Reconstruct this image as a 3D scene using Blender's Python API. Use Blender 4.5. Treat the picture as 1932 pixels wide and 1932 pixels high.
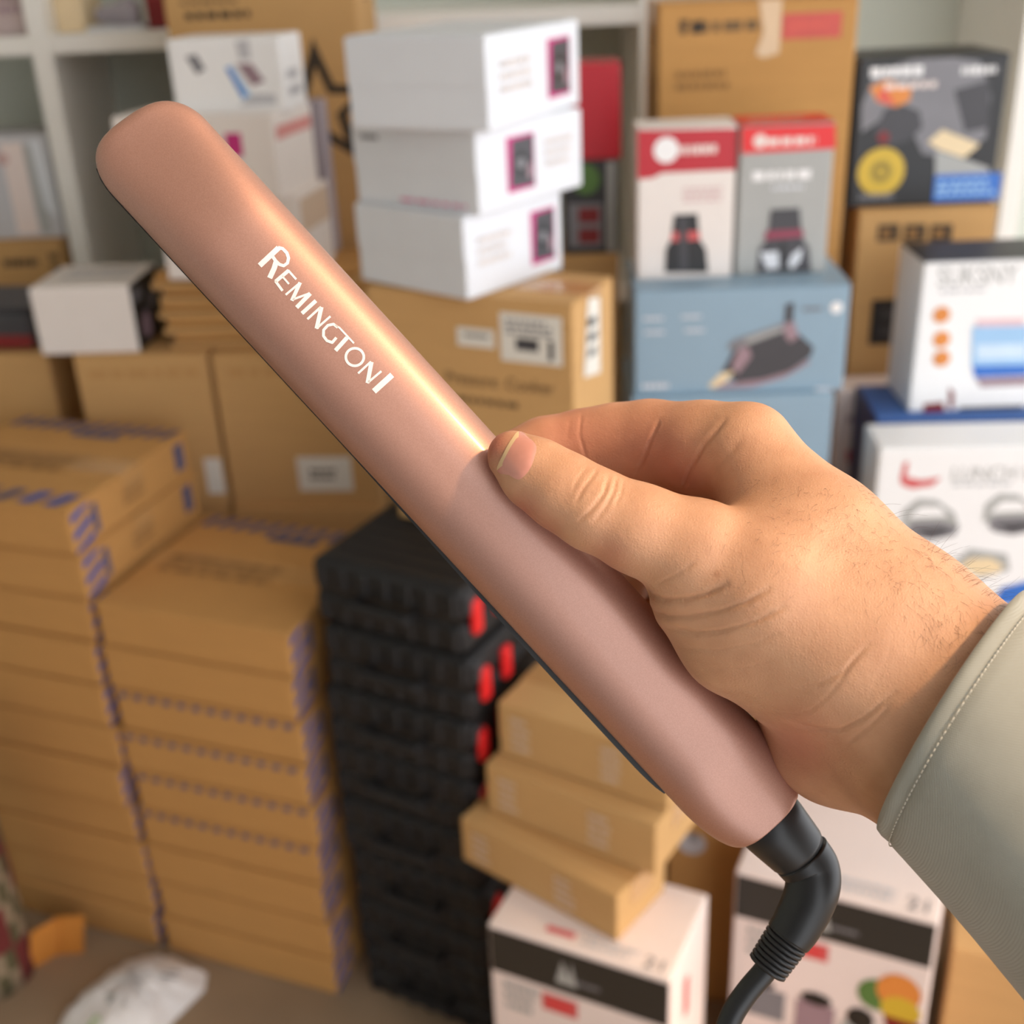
import bpy, bmesh, math, random
import numpy as np
from mathutils import Vector, Matrix
from mathutils.bvhtree import BVHTree

random.seed(7)
for o in list(bpy.data.objects):
    bpy.data.objects.remove(o)
SC = bpy.context.scene
COL = SC.collection

# ------------------------------------------------------------------ camera
FPX = 2250.0                       # focal length in pixels of the 1932 px frame
K = FPX / 2100.0
PITCH, ROLL, CAM_H = math.radians(25.5), math.radians(-2.6), 1.5
cam_data = bpy.data.cameras.new('camera')
cam = bpy.data.objects.new('camera', cam_data)
COL.objects.link(cam)
CAMR = Matrix.Rotation(math.pi / 2 - PITCH, 3, 'X') @ Matrix.Rotation(ROLL, 3, 'Z')
CAMP = Vector((0, 0, CAM_H))
cam.matrix_world = Matrix.Translation(CAMP) @ CAMR.to_4x4()
cam_data.sensor_width = 36.0
cam_data.lens = FPX / 1932.0 * 36.0
cam_data.clip_start = 0.02
cam_data.dof.use_dof = True
cam_data.dof.focus_distance = 0.318 * K
cam_data.dof.aperture_fstop = 41.9 / 4.0
SC.camera = cam

# ------------------------------------------------------------------ light
world = bpy.data.worlds.new('world')
SC.world = world
world.use_nodes = True
bg = world.node_tree.nodes['Background']
bg.inputs[0].default_value = (0.94, 0.96, 1.0, 1)
bg.inputs[1].default_value = 2.6
sun_data = bpy.data.lights.new('sun_offscreen', 'SUN')
sun = bpy.data.objects.new('sun_offscreen', sun_data)
COL.objects.link(sun)
sun_data.energy = 2.9
sun_data.color = (1.0, 0.64, 0.32)
sun_data.angle = math.radians(5)
SUN_DIR = (CAMR @ Vector((0.74, 0.62, 0.56))).normalized()      # towards the sun
sun.rotation_euler = SUN_DIR.to_track_quat('Z', 'Y').to_euler()
SC.view_settings.view_transform = 'Standard'
SC.view_settings.look = 'None'
SC.view_settings.gamma = 1.0
SC.view_settings.exposure = 0.0
SC.view_settings.use_curve_mapping = False

# ------------------------------------------------------------------ pixel helpers
def ray(x, y):
    return CAMR @ Vector(((x - 966) / FPX, -(y - 966) / FPX, -1.0))

def at_y(px, Y):
    d = ray(*px)
    return CAMP + d * (Y / d.y)

def at_z(px, z):
    d = ray(*px)
    return CAMP + d * ((z - CAM_H) / d.z)

def at_d(x, y, d):
    """point at distance d along the optical axis"""
    return CAMP + ray(x, y) * (d * K)

def to_px(P):
    q = CAMR.transposed() @ (Vector(P) - CAMP)
    return 966 + FPX * q.x / -q.z, 966 - FPX * q.y / -q.z

# ------------------------------------------------------------------ materials
def lin(c):
    return tuple(((v / 255) / 12.92 if v / 255 <= 0.04045 else ((v / 255 + 0.055) / 1.055) ** 2.4) for v in c) + (1.0,)

_M = {}
def mat(name, rgb, rough=0.6, metal=0.0, var=0.08, scale=30.0, bump=0.0, bscale=300.0, coat=0.0, stretch=(1, 1, 1), alpha=None):
    """procedural material: colour with gentle noise variation and fine relief"""
    if name in _M:
        return _M[name]
    m = bpy.data.materials.new(name)
    m.use_nodes = True
    nt = m.node_tree
    b = nt.nodes['Principled BSDF']
    b.inputs['Roughness'].default_value = rough
    b.inputs['Metallic'].default_value = metal
    if coat:
        b.inputs['Coat Weight'].default_value = coat
        b.inputs['Coat Roughness'].default_value = 0.12
    c = lin(rgb)
    tc = nt.nodes.new('ShaderNodeTexCoord')
    mp = nt.nodes.new('ShaderNodeMapping')
    mp.inputs['Scale'].default_value = stretch
    nt.links.new(tc.outputs['Object'], mp.inputs['Vector'])
    n = nt.nodes.new('ShaderNodeTexNoise')
    n.inputs['Scale'].default_value = scale
    n.inputs['Detail'].default_value = 4
    nt.links.new(mp.outputs['Vector'], n.inputs['Vector'])
    mx = nt.nodes.new('ShaderNodeMix')
    mx.data_type = 'RGBA'
    mx.inputs[6].default_value = tuple(v * (1 - var) for v in c[:3]) + (1,)
    mx.inputs[7].default_value = tuple(min(1, v * (1 + var)) for v in c[:3]) + (1,)
    nt.links.new(n.outputs['Fac'], mx.inputs[0])
    nt.links.new(mx.outputs[2], b.inputs['Base Color'])
    if bump:
        n2 = nt.nodes.new('ShaderNodeTexNoise')
        n2.inputs['Scale'].default_value = bscale
        nt.links.new(mp.outputs['Vector'], n2.inputs['Vector'])
        bp = nt.nodes.new('ShaderNodeBump')
        bp.inputs['Strength'].default_value = bump
        bp.inputs['Distance'].default_value = 0.001
        nt.links.new(n2.outputs['Fac'], bp.inputs['Height'])
        nt.links.new(bp.outputs['Normal'], b.inputs['Normal'])
    if alpha is not None:
        b.inputs['Alpha'].default_value = alpha
    _M[name] = m
    return m

CARD = mat('cardboard', (200, 156, 100), 0.85, var=0.07, scale=14, bump=0.15, bscale=160, stretch=(1, 1, 6))
CARD_WARM = mat('cardboard_warm', (196, 145, 83), 0.85, var=0.08, scale=14, bump=0.15, bscale=160, stretch=(1, 1, 6))
CARD_DARK = mat('faded_brown_print', (158, 116, 68), 0.88, var=0.10, scale=14, bump=0.15, bscale=160)
TAPE = mat('packing_tape', (196, 150, 96), 0.25, var=0.05, coat=0.4)
WHITE = mat('white_print', (246, 244, 242), 0.45, var=0.02)
WHITE_COOL = mat('white_cool', (224, 226, 230), 0.5, var=0.03)
WHITE_WARM = mat('white_warm', (238, 228, 220), 0.5, var=0.03)
PINKISH = mat('pinkish_white', (240, 222, 214), 0.5, var=0.03)
GREYW = mat('grey_white', (200, 198, 200), 0.5, var=0.06, scale=18)
PAPER = mat('label_paper', (226, 220, 208), 0.7, var=0.03)
BLACK = mat('black_print', (30, 29, 30), 0.4, var=0.1)
INK = mat('ink', (58, 46, 32), 0.7, var=0.1)
INK_SOFT = mat('ink_soft', (120, 92, 58), 0.7, var=0.1)
DGREY = mat('dark_grey', (66, 64, 68), 0.45, var=0.15)
MGREY = mat('mid_grey', (128, 126, 130), 0.45, var=0.12)
LGREY = mat('light_grey', (172, 172, 168), 0.45, var=0.06)
RED = mat('red_print', (190, 30, 44), 0.4, var=0.05)
RED_HOT = mat('bright_red', (228, 34, 36), 0.4, var=0.05)
RED_SOFT = mat('soft_red', (214, 92, 92), 0.5, var=0.05)
DRED = mat('dark_red', (128, 24, 26), 0.45, var=0.15)
MAGENTA = mat('magenta', (198, 42, 122), 0.45, var=0.05)
PINK = mat('pink_text', (218, 140, 168), 0.5, var=0.05)
BLUE = mat('blue_stripe', (40, 86, 164), 0.6, var=0.12)
BLUE_SOFT = mat('blue_faded', (84, 86, 116), 0.7, var=0.15)
BLUE_BRIGHT = mat('bright_blue', (50, 112, 200), 0.45, var=0.06)
SKY = mat('sky_blue', (160, 200, 236), 0.45, var=0.04)
STEEL_BLUE = mat('steel_blue', (142, 168, 186), 0.45, var=0.03)
STEEL_TOP = mat('steel_blue_light', (158, 164, 172), 0.45, var=0.03)
MAUVE = mat('mauve', (158, 130, 138), 0.45, var=0.1)
ORANGE = mat('orange_print', (226, 140, 62), 0.5, var=0.1)
YELLOW = mat('yellow_print', (214, 178, 52), 0.45, var=0.08)
CREAM = mat('cream_print', (238, 214, 172), 0.5, var=0.06)
GREEN = mat('green_print', (88, 124, 60), 0.5, var=0.15)
TAN_TOP = mat('tan_top', (216, 190, 164), 0.6, var=0.04)
SHELF = mat('shelf_laminate', (244, 240, 232), 0.4, var=0.02)
CORAL = mat('coral_red', (222, 90, 72), 0.45, var=0.05)
CASE = mat('black_case_plastic', (24, 23, 24), 0.6, var=0.25, scale=40, bump=0.4, bscale=500)
CASE_EDGE = mat('case_edge', (58, 56, 58), 0.5, var=0.2)

# ------------------------------------------------------------------ object helpers
def mesh_obj(name, verts, faces, m, parent=None, smooth=False, mats=None, midx=None):
    me = bpy.data.meshes.new(name)
    me.from_pydata([tuple(v) for v in verts], [], faces)
    for mm in (mats or [m]):
        me.materials.append(mm)
    if midx is not None:
        me.polygons.foreach_set('material_index', midx)
    if smooth:
        me.polygons.foreach_set('use_smooth', [True] * len(me.polygons))
    me.update()
    o = bpy.data.objects.new(name, me)
    COL.objects.link(o)
    if parent is not None:
        o.parent = parent
    return o

def bm_obj(name, bm, m, parent=None, smooth=False):
    me = bpy.data.meshes.new(name)
    bmesh.ops.recalc_face_normals(bm, faces=bm.faces)
    bm.to_mesh(me)
    bm.free()
    me.materials.append(m)
    if smooth:
        me.polygons.foreach_set('use_smooth', [True] * len(me.polygons))
    o = bpy.data.objects.new(name, me)
    COL.objects.link(o)
    if parent is not None:
        o.parent = parent
    return o

def bm_box(bm, x0, x1, y0, y1, z0, z1, bevel=0.0, seg=2):
    r = bmesh.ops.create_cube(bm, size=1.0)
    vs = r['verts']
    for v in vs:
        v.co = Vector(((x0 + x1) / 2 + v.co.x * (x1 - x0), (y0 + y1) / 2 + v.co.y * (y1 - y0), (z0 + z1) / 2 + v.co.z * (z1 - z0)))
    if bevel:
        es = set()
        for v in vs:
            es.update(v.link_edges)
        bmesh.ops.bevel(bm, geom=list(es), offset=bevel, segments=seg, affect='EDGES', profile=0.5)

def empty(name, loc, rz=0.0, label=None, cat=None, group=None):
    o = bpy.data.objects.new(name, None)
    o.empty_display_size = 0.05
    COL.objects.link(o)
    o.location = loc
    o.rotation_euler = (0, 0, rz)
    tag(o, label, cat, group)
    return o

def tag(o, label=None, cat=None, group=None, kind=None):
    if label: o['label'] = label
    if cat: o['category'] = cat
    if group: o['group'] = group
    if kind: o['kind'] = kind
    return o

def copy_tree(o, parent=None):
    c = o.copy()
    COL.objects.link(c)
    if parent is not None:
        c.parent = parent
    for ch in list(o.children):
        copy_tree(ch, c)
    return c

class Box:
    """a carton or retail box; local origin at the middle of its base, front face towards -y"""
    def __init__(s, name, label, cat, A, B, Y=None, z=None, zb=None, depth=0.2, yaw=None, body=CARD, kind='carton', group=None, height=None, bevel=0.003, loc=None, dims=None):
        if loc is not None:
            s.w, s.d, s.h = dims
            s.yaw = yaw
            base = Vector(loc)
        else:
            P = at_y(A, Y) if z is None else at_z(A, z)
            if yaw is None:
                Q = at_z(B, P.z)
                v = Q - P
                yaw = math.atan2(v.y, v.x)
                w = v.length
            else:
                dr = Vector((math.cos(yaw), math.sin(yaw), 0))
                lo, hi = 0.0, 3.0
                for _ in range(50):
                    m_ = (lo + hi) / 2
                    if to_px(P + dr * m_)[0] < B[0]: lo = m_
                    else: hi = m_
                w = lo
            s.w, s.d, s.yaw = w, depth, yaw
            if height is not None:
                zb = P.z - height
            s.h = P.z - zb
            dr = Vector((math.cos(yaw), math.sin(yaw), 0))
            bk = Vector((-math.sin(yaw), math.cos(yaw), 0))
            c = P + dr * w / 2 + bk * depth / 2
            base = Vector((c.x, c.y, zb))
        s.base = base
        s.top = base.z + s.h
        s.o = empty(name, base, s.yaw, label, cat, group)
        w, d, h = s.w, s.d, s.h
        s.n = 0
        bm = bmesh.new()
        if kind == 'carton':
            bm_box(bm, -w/2, w/2, -d/2, d/2, 0, h - 0.003, bevel)
            s.body = bm_obj('carton_body', bm, body, s.o)
            for sgn in (-1, 1):           # two closing flaps with a gap between
                bm = bmesh.new()
                y0, y1 = (-d/2 + 0.0006, -0.0012) if sgn < 0 else (0.0012, d/2 - 0.0006)
                bm_box(bm, -w/2 + 0.0006, w/2 - 0.0006, y0, y1, h - 0.0035, h, 0.0012, 1)
                bm_obj('flap', bm, body, s.o)
            bm = bmesh.new()              # tape along the seam, down both ends
            bm_box(bm, -w/2 - 0.0005, w/2 + 0.0005, -0.024, 0.024, h - 0.004, h + 0.0004)
            for sx in (-1, 1):
                xa, xb = sorted((sx * (w/2 - 0.001), sx * (w/2 + 0.0006)))
                bm_box(bm, xa, xb, -0.024, 0.024, h - min(0.06, h * 0.5), h)
            bm_obj('packing_tape', bm, TAPE, s.o)
        else:
            bm_box(bm, -w/2, w/2, -d/2, d/2, 0, h, bevel)
            s.body = bm_obj('box_body', bm, body, s.o)
            bm = bmesh.new()              # tuck flap on the top
            bm_box(bm, -w/2 + 0.003, w/2 - 0.003, -d/2 + 0.002, d/2 - 0.006, h - 0.001, h + 0.0008, 0.0005, 1)
            bm_obj('tuck_flap', bm, body, s.o)

    def dims(s, face):
        return {'front': (s.w, s.h), 'right': (s.d, s.h), 'left': (s.d, s.h), 'top': (s.w, s.d)}[face]

    def at(s, face, u, v, off=0.0005):
        w, d, h = s.w, s.d, s.h
        if face == 'front': return ((u - .5) * w, -d/2 - off, v * h)
        if face == 'right': return (w/2 + off, (u - .5) * d, v * h)
        if face == 'left': return (-w/2 - off, (.5 - u) * d, v * h)
        if face == 'top': return ((u - .5) * w, (v - .5) * d, h + 0.0008 + off)

    def pic(s, face, polys, name='printed_picture', label=None):
        """flat print: polys = [(material, [(u,v),...]), ...] in face fractions"""
        V, Fc, mats, mi = [], [], [], []
        s.n += 1
        for k, (m, pts) in enumerate(polys):
            off = 0.0004 + 0.00012 * s.n + 0.00003 * k
            st = len(V)
            V += [s.at(face, u, v, off) for u, v in pts]
            Fc.append(list(range(st, st + len(pts))))
            if m not in mats: mats.append(m)
            mi.append(mats.index(m))
        o = mesh_obj(name, V, Fc, None, s.o, mats=mats, midx=mi)
        if label: o['label'] = label
        return o

    def rect(s, face, u0, v0, u1, v1, m, name='printed_panel', label=None):
        return s.pic(face, [(m, [(u0, v0), (u1, v0), (u1, v1), (u0, v1)])], name, label)

    def disc(s, face, u, v, r, m, name='printed_badge', n=20, label=None):
        W, Hh = s.dims(face)
        return s.pic(face, [(m, ell(u, v, r / W, r / Hh, n))], name, label)

    def scribble(s, face, u0, v0, u1, v1, rows, m, name='printed_small_text', fill=0.75):
        polys = []
        rh = (v1 - v0) / rows
        for r in range(rows):
            y0 = v0 + r * rh + rh * 0.2
            x = u0
            end = u0 + (u1 - u0) * random.uniform(0.8, 1.0)
            while x < end - 1e-4:
                l = (u1 - u0) * random.uniform(0.06, 0.2)
                polys.append((m, [(x, y0), (min(x + l, end), y0), (min(x + l, end), y0 + rh * 0.55), (x, y0 + rh * 0.55)]))
                x += l + (u1 - u0) * 0.04
        return s.pic(face, polys, name)

    def text(s, face, txt, u, v, hgt, m, name='printed_lettering', width=None, shear=0.0, bold=0.0):
        """lettering; u,v lower-left in face fractions, hgt and width as fractions of the face"""
        W, Hh = s.dims(face)
        cu = bpy.data.curves.new('t', 'FONT')
        cu.body = txt
        cu.size = 1.0
        cu.shear = shear
        cu.offset = bold
        t = bpy.data.objects.new('t', cu)
        COL.objects.link(t)
        dg = bpy.context.evaluated_depsgraph_get()
        me = bpy.data.meshes.new_from_object(t.evaluated_get(dg))
        bpy.data.objects.remove(t)
        co = np.array([v_.co[:] for v_ in me.vertices])
        x0, x1 = co[:, 0].min(), co[:, 0].max()
        sc = hgt / 0.73
        sx = (width / (x1 - x0)) if width else sc * Hh / W
        s.n += 1
        V = [s.at(face, u + (x - x0) * sx, v + y * sc, 0.0004 + 0.00012 * s.n) for x, y, _ in co]
        Fc = [list(p.vertices) for p in me.polygons]
        bpy.data.meshes.remove(me)
        return mesh_obj(name, V, Fc, m, s.o)

def ell(u, v, ru, rv, n=20, a0=0.0, a1=2 * math.pi):
    return [(u + ru * math.cos(a0 + (a1 - a0) * k / n), v + rv * math.sin(a0 + (a1 - a0) * k / n)) for k in range(n)]

def quad(pts):
    return pts

def deg(a):
    return math.radians(a)
# ------------------------------------------------------------------ the shop: floor, walls; front wall and ceilings added unseen to shape light
FLOORM = mat('concrete_floor', (150, 126, 100), 0.8, var=0.25, scale=6, bump=0.3, bscale=60)
WALLM = mat('wall_paint', (206, 210, 198), 0.8, var=0.03, scale=4)
CEILM = mat('ceiling_paint', (225, 222, 214), 0.8, var=0.02, scale=4)
def slab(name, x0, x1, y0, y1, z0, z1, m):
    bm = bmesh.new()
    bm_box(bm, x0, x1, y0, y1, z0, z1)
    o = bm_obj(name, bm, m)
    o['kind'] = 'structure'
    return o
slab('floor', -2.2, 2.6, -1.6, 2.75, -0.1, 0.0, FLOORM)
slab('wall_back', -2.2, 2.6, 2.62, 2.75, 0.0, 2.7, WALLM)
slab('unseen_wall_front', -2.3, 0.2, -1.7, -1.6, 0.0, 2.7, mat('unseen_wall_grey', (150, 150, 154), .8))  # unseen wall, added in grey to cut light from behind the camera
slab('unseen_ceiling', -2.3, 4.5, 0.3, 2.75, 2.7, 2.8, CEILM)  # unseen slab added against skylight, spread wide to keep sun off the goods
slab('unseen_ceiling', -2.3, 0.9, -1.7, 0.3, 2.7, 2.8, CEILM)          # unseen; added to dim the sky, cut short on the street side for sun
slab('wall_left', -2.3, -2.2, -1.6, 2.75, 0.0, 2.7, WALLM)

# ------------------------------------------------------------------ white shelving unit along the back wall
SH_Y, SH_D = 2.27, 0.34
shelf = empty('shelving_unit', (0, SH_Y, 0), 0, 'white laminate shelving unit with open bays along the back wall', 'shelf')
xs_up = [at_y((78, 100), SH_Y).x, -0.30, at_y((1226, 60), SH_Y).x, at_y((1908, 300), SH_Y).x + 0.01]
xs_up = [xs_up[0] - 0.62] + xs_up
TH = 0.036
for x in xs_up:
    bm = bmesh.new()
    bm_box(bm, x - TH/2, x + TH/2, 0, SH_D, 0, 2.3, 0.0015, 1)
    bm_obj('upright', bm, SHELF, shelf)
z_top_l = at_y((190, 62), SH_Y).z
z_top_c = at_y((940, 20), SH_Y).z
levels = {0: (z_top_l, z_top_l - 0.5, 0.12), 1: (z_top_l, z_top_l - 0.5, 0.12), 2: (z_top_c, z_top_c - 0.5, 0.12), 3: (z_top_c + 0.22, z_top_c - 0.62, 0.12)}
for i in range(4):
    for z in levels[i] + (2.05,):
        bm = bmesh.new()
        bm_box(bm, xs_up[i] + TH/2, xs_up[i+1] - TH/2, 0.002, SH_D - 0.01, z - 0.032, z, 0.0015, 1)
        bm_obj('shelf_board', bm, SHELF, shelf)
    bm = bmesh.new()
    bm_box(bm, xs_up[i] + TH/2 - 0.004, xs_up[i+1] - TH/2 + 0.004, SH_D - 0.012, SH_D, 0.02, 2.28)
    bm_obj('back_panel', bm, WALLM, shelf)

def on_floor_tower(label, cx, cy, w, d, ztop, yaw, n, body=CARD):
    """plain cartons carrying the goods above"""
    h = ztop / n
    for k in range(n):
        b = Box('storage_carton', label % ['lowest', 'second', 'third', 'fourth'][k], 'carton', None, None, yaw=yaw, loc=(cx, cy, k * h), dims=(w, d, h), body=body)

YW = deg(-21)
# ------------------------------------------------------------------ blue-striped flat cartons, two stacks side by side
NEAR = at_z((640, 1880), 0.0)              # near bottom corner of the right stack
LEFT = at_z((318, 1792), 0.0)
v = LEFT - NEAR
SYAW = math.atan2(-v.y, -v.x)
SW = v.length - 0.004
TOPZ = at_y((522, 1194), NEAR.y).z
NT = 9
TH_C = TOPZ / NT
SD = (at_z((600, 1008), TOPZ) - at_z((525, 1196), TOPZ)).length
dr = Vector((math.cos(SYAW), math.sin(SYAW), 0)); bk = Vector((-math.sin(SYAW), math.cos(SYAW), 0))
ORD = ['top', 'second', 'third', 'fourth', 'fifth', 'sixth', 'seventh', 'eighth', 'ninth', 'tenth', 'eleventh']
def striped_proto():
    b = Box('striped_carton', None, 'carton', None, None, yaw=0, loc=(0, 0, 0), dims=(SW, SD, TH_C - .002), body=CARD_WARM, kind='carton', bevel=0.006, group='flat cartons with blue stripes')
    pol = []
    for k in range(11):
        u = 0.03 + k * 0.088
        pol.append((BLUE_SOFT, [(u, 0.86), (u + 0.05, 0.86), (u + 0.075, 0.985), (u + 0.025, 0.985)]))
    pol.append((BLUE_SOFT, [(0.45, 0.80), (0.72, 0.80), (0.72, 0.85), (0.45, 0.85)]))
    b.pic('top', pol, 'printed_stripes')
    pol = []
    for k in range(3):
        v_ = -0.06 + k * 0.36
        pol.append((BLUE, [(0.01, max(0.02, v_)), (0.15, v_ + 0.2), (0.15, min(.97, v_ + 0.36)), (0.01, v_ + 0.16)]))
    b.pic('right', pol, 'printed_stripes', label='blue slanted stripes')
    b.rect('right', 0.86, 0.25, 0.94, 0.85, BLUE_SOFT, 'printed_mark')
    b.rect('right', 0.16, 0.2, 0.20, 0.8, BLUE_SOFT, 'printed_mark')
    b.scribble('top', 0.1, 0.35, 0.8, 0.55, 3, CARD_DARK)
    b.scribble('right', 0.4, 0.3, 0.6, 0.7, 2, CARD_DARK)
    bm = bmesh.new()                       # lid edge running round the carton below its top
    bm_box(bm, -SW/2 - 0.001, SW/2 + 0.001, -SD/2 - 0.001, SD/2 + 0.001, TH_C * 0.86, TH_C - 0.0045, 0.0008, 1)
    bm_obj('lid_rim', bm, CARD_WARM, b.o)
    return b.o
proto = striped_proto()
first = True
def put_striped(cx, cy, z, yaw, label):
    global first
    o = proto if first else copy_tree(proto)
    first = False
    o.location = (cx, cy, z); o.rotation_euler = (0, 0, yaw); o['label'] = label
    return o
rs = random.Random(3)
late_stripes = []
edge_me = None
def edge_stripes(o):
    global edge_me
    if edge_me is None:
        vs_, fs_ = [], []
        for n_ in range(12):
            x0 = -SW / 2 + SW * (.03 + .08 * n_)
            m_ = len(vs_)
            vs_ += [(x0, -SD / 2 - .0018, TH_C * .80), (x0 + SW * .04, -SD / 2 - .0018, TH_C * .80), (x0 + SW * .05, -SD / 2 - .0018, TH_C * .93), (x0 + SW * .01, -SD / 2 - .0018, TH_C * .93)]
            fs_.append((m_, m_ + 1, m_ + 2, m_ + 3))
        q_ = mesh_obj('printed_stripes', vs_, fs_, BLUE_SOFT, o)
        edge_me = q_.data
    else:
        q_ = bpy.data.objects.new('printed_stripes', edge_me); COL.objects.link(q_); q_.parent = o
for k in range(NT):
    c = NEAR - dr * (SW / 2) + bk * (SD / 2)
    jx, jy = (0, 0) if k == NT - 1 else (rs.uniform(-.006, .004), rs.uniform(-.004, .006))
    o_ = put_striped(c.x + jx, c.y + jy, k * TH_C, SYAW + rs.uniform(-.004, .004), 'flat blue-striped carton, %s in the stack touching the black cases' % ('topmost' if k == NT - 1 else ORD[NT - 1 - k] + ' from the top'))
    if k in (3, 4, 5, 6): late_stripes.append(o_)
for k in range(NT + 2):
    c = NEAR - dr * (SW * 1.5 + 0.011) + bk * (SD / 2)
    if k >= NT:
        sh = at_z((190, 1165), TOPZ) - at_z((190, 1172), TOPZ)
        c = c + dr * 0.004 + bk * -0.012
    so_ = put_striped(c.x + rs.uniform(-.012, -.002) * (k < NT), c.y + rs.uniform(-.004, .006), k * TH_C, SYAW + (deg(1.5) if k >= NT else rs.uniform(-.004, .004)), 'flat blue-striped carton, %s in the taller of the two stacks' % ('topmost' if k == NT + 1 else ORD[NT + 1 - k] + ' from the top'))

    if k >= NT:
        vs_, fs_ = [], []
        for n_ in range(7):
            x0 = -SW / 2 + SW * (.02 + .14 * n_); y0 = -SD / 2 + .004
            m_ = len(vs_)
            vs_ += [(x0, y0, TH_C - .0002), (x0 + SW * .07, y0, TH_C - .0002), (x0 + SW * .12, y0 + SD * .13, TH_C - .0002), (x0 + SW * .05, y0 + SD * .13, TH_C - .0002)]
            fs_.append((m_, m_ + 1, m_ + 2, m_ + 3))
        mesh_obj('printed_stripes', vs_, fs_, None, so_, mats=[BLUE_SOFT, BLUE], midx=[0, 0, 0, 0, 0, 1, 1])

for o_ in late_stripes: edge_stripes(o_)

# ------------------------------------------------------------------ black tool cases
CB = at_z((690, 1868), 0.0)
cz = at_y((582, 1052), CB.y).z
q = at_z((882, 1122), cz) - at_z((582, 1052), cz)
CYAW = math.atan2(q.y, q.x); CW = q.length * .97
CD = (at_z((700, 902), cz) - at_z((582, 1052), cz)).length
NC = 8
CH = cz / NC
def case_proto():
    o = empty('tool_case', (0, 0, 0), 0, None, 'case', 'black ribbed cases')
    w, d, h = CW, CD, CH
    for z0, z1, nm in ((0.002, h * .48, 'lower_shell'), (h * .52, h - 0.001, 'upper_shell')):
        bm = bmesh.new()
        bm_box(bm, -w/2, w/2, -d/2, d/2, z0, z1, 0.012, 3)
        bm_obj(nm, bm, CASE, o)
    bm = bmesh.new()
    bm_box(bm, -w/2 + .006, w/2 - .006, -d/2 + .006, d/2 - .006, h * .44, h * .56)
    bm_obj('gasket', bm, BLACK, o)
    bm = bmesh.new()
    for k in range(7):
        x = -w/2 + w * (k + .5) / 7
        bm_box(bm, x - .007, x + .007, -d/2 - .004, -d/2 + .01, h * .58, h * .92, .003, 1)
        bm_box(bm, x - .007, x + .007, -d/2 - .004, -d/2 + .01, h * .08, h * .42, .003, 1)
    bm_obj('front_ribs', bm, CASE, o)
    bm = bmesh.new()
    for k in range(9):
        y = -d/2 + d * (k + .5) / 9
        bm_box(bm, -w/2 + .02, w/2 - .02, y - .004, y + .004, h - .003, h + .0015, .001, 1)
    bm_obj('lid_ribs', bm, CASE, o)
    for yy in (-.40, -.18):
        bm = bmesh.new()
        bm_box(bm, w/2 - .002, w/2 + .009, d * yy - .011, d * yy + .011, h * .28, h * .78, .005, 2)
        lt = bm_obj('latch', bm, RED_HOT, o)
        lt['label'] = 'red latch'
    bm = bmesh.new()
    bm_box(bm, w/2 - .001, w/2 + .004, -d * .47, -d * .40, h * .62, h * .90, .002, 1)
    bm_obj('corner_cap', bm, CASE_EDGE, o)
    bm = bmesh.new()
    bm_box(bm, -w * .2, -w * .16, -d/2 - .02, -d/2 + .006, h * .45, h * .55, .003, 1)
    bm_box(bm, w * .16, w * .2, -d/2 - .02, -d/2 + .006, h * .45, h * .55, .003, 1)
    bm_box(bm, -w * .2, w * .2, -d/2 - .026, -d/2 - .014, h * .43, h * .57, .005, 2)
    bm_obj('handle', bm, CASE, o)
    return o
cp = case_proto()
cdr = Vector((math.cos(CYAW), math.sin(CYAW), 0)); cbk = Vector((-math.sin(CYAW), math.cos(CYAW), 0))
cc = at_z((582, 1052), cz) + cdr * CW / 2 + cbk * CD / 2
for k in range(NC):
    o = cp if k == 0 else copy_tree(cp)
    o.location = (cc.x + rs.uniform(-.006, .006) * (k < NC - 1), cc.y + rs.uniform(-.005, .005), k * CH)
    o.rotation_euler = (0, 0, CYAW + rs.uniform(-.02, .02))
    o['label'] = 'black ribbed tool case with red latches, %s' % ['lowest, standing on the floor', 'second up from the floor', 'third up from the floor', 'fourth up from the floor', 'fourth down from the top', 'third down from the top', 'second down from the top', 'top of its stack'][k]

# ------------------------------------------------------------------ two big plain cartons behind, with white labels
AB_Y = 1.86
zAB = at_y((392, 668), AB_Y).z
dAB = 0.165
zbAB = at_y((450, 962), AB_Y - 0.02).z
bB = Box('carton', 'large plain brown carton with a white barcode label near its lower edge', 'carton', (396, 668), (690, 690), Y=AB_Y, zb=zbAB, depth=dAB, yaw=deg(-6), body=CARD)
bA = Box('carton', 'large plain brown carton directly beside the one with the barcode label', 'carton', (136, 672), (386, 668), Y=AB_Y + 0.01, zb=zbAB, depth=dAB, yaw=deg(-4), body=CARD)
bB.rect('front', 0.47, 0.10, 0.83, 0.33, PAPER, 'shipping_label')
bB.scribble('front', 0.55, 0.17, 0.75, 0.26, 2, INK, 'label_print')
bA.rect('front', 0.86, 0.09, 0.995, 0.33, PAPER, 'shipping_label')
for b_ in (bA, bB):
    b_.scribble('front', 0.1, 0.84, 0.95, 0.93, 1, TAPE, 'tape_residue')
for nm, b_, yoff in (('under the labelled carton', bB, -0.012), ('under the plain carton', bA, 0.0)):
    hh = zbAB / 2
    for k in range(2):
        Box('storage_carton', 'brown storage carton %s, %s' % (nm, ['resting on the floor', 'upper of the two'][k]), 'carton', None, None, yaw=b_.yaw, loc=(b_.base.x, b_.base.y + yoff * k, k * hh), dims=(b_.w, dAB + 0.0, hh), body=CARD)

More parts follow.
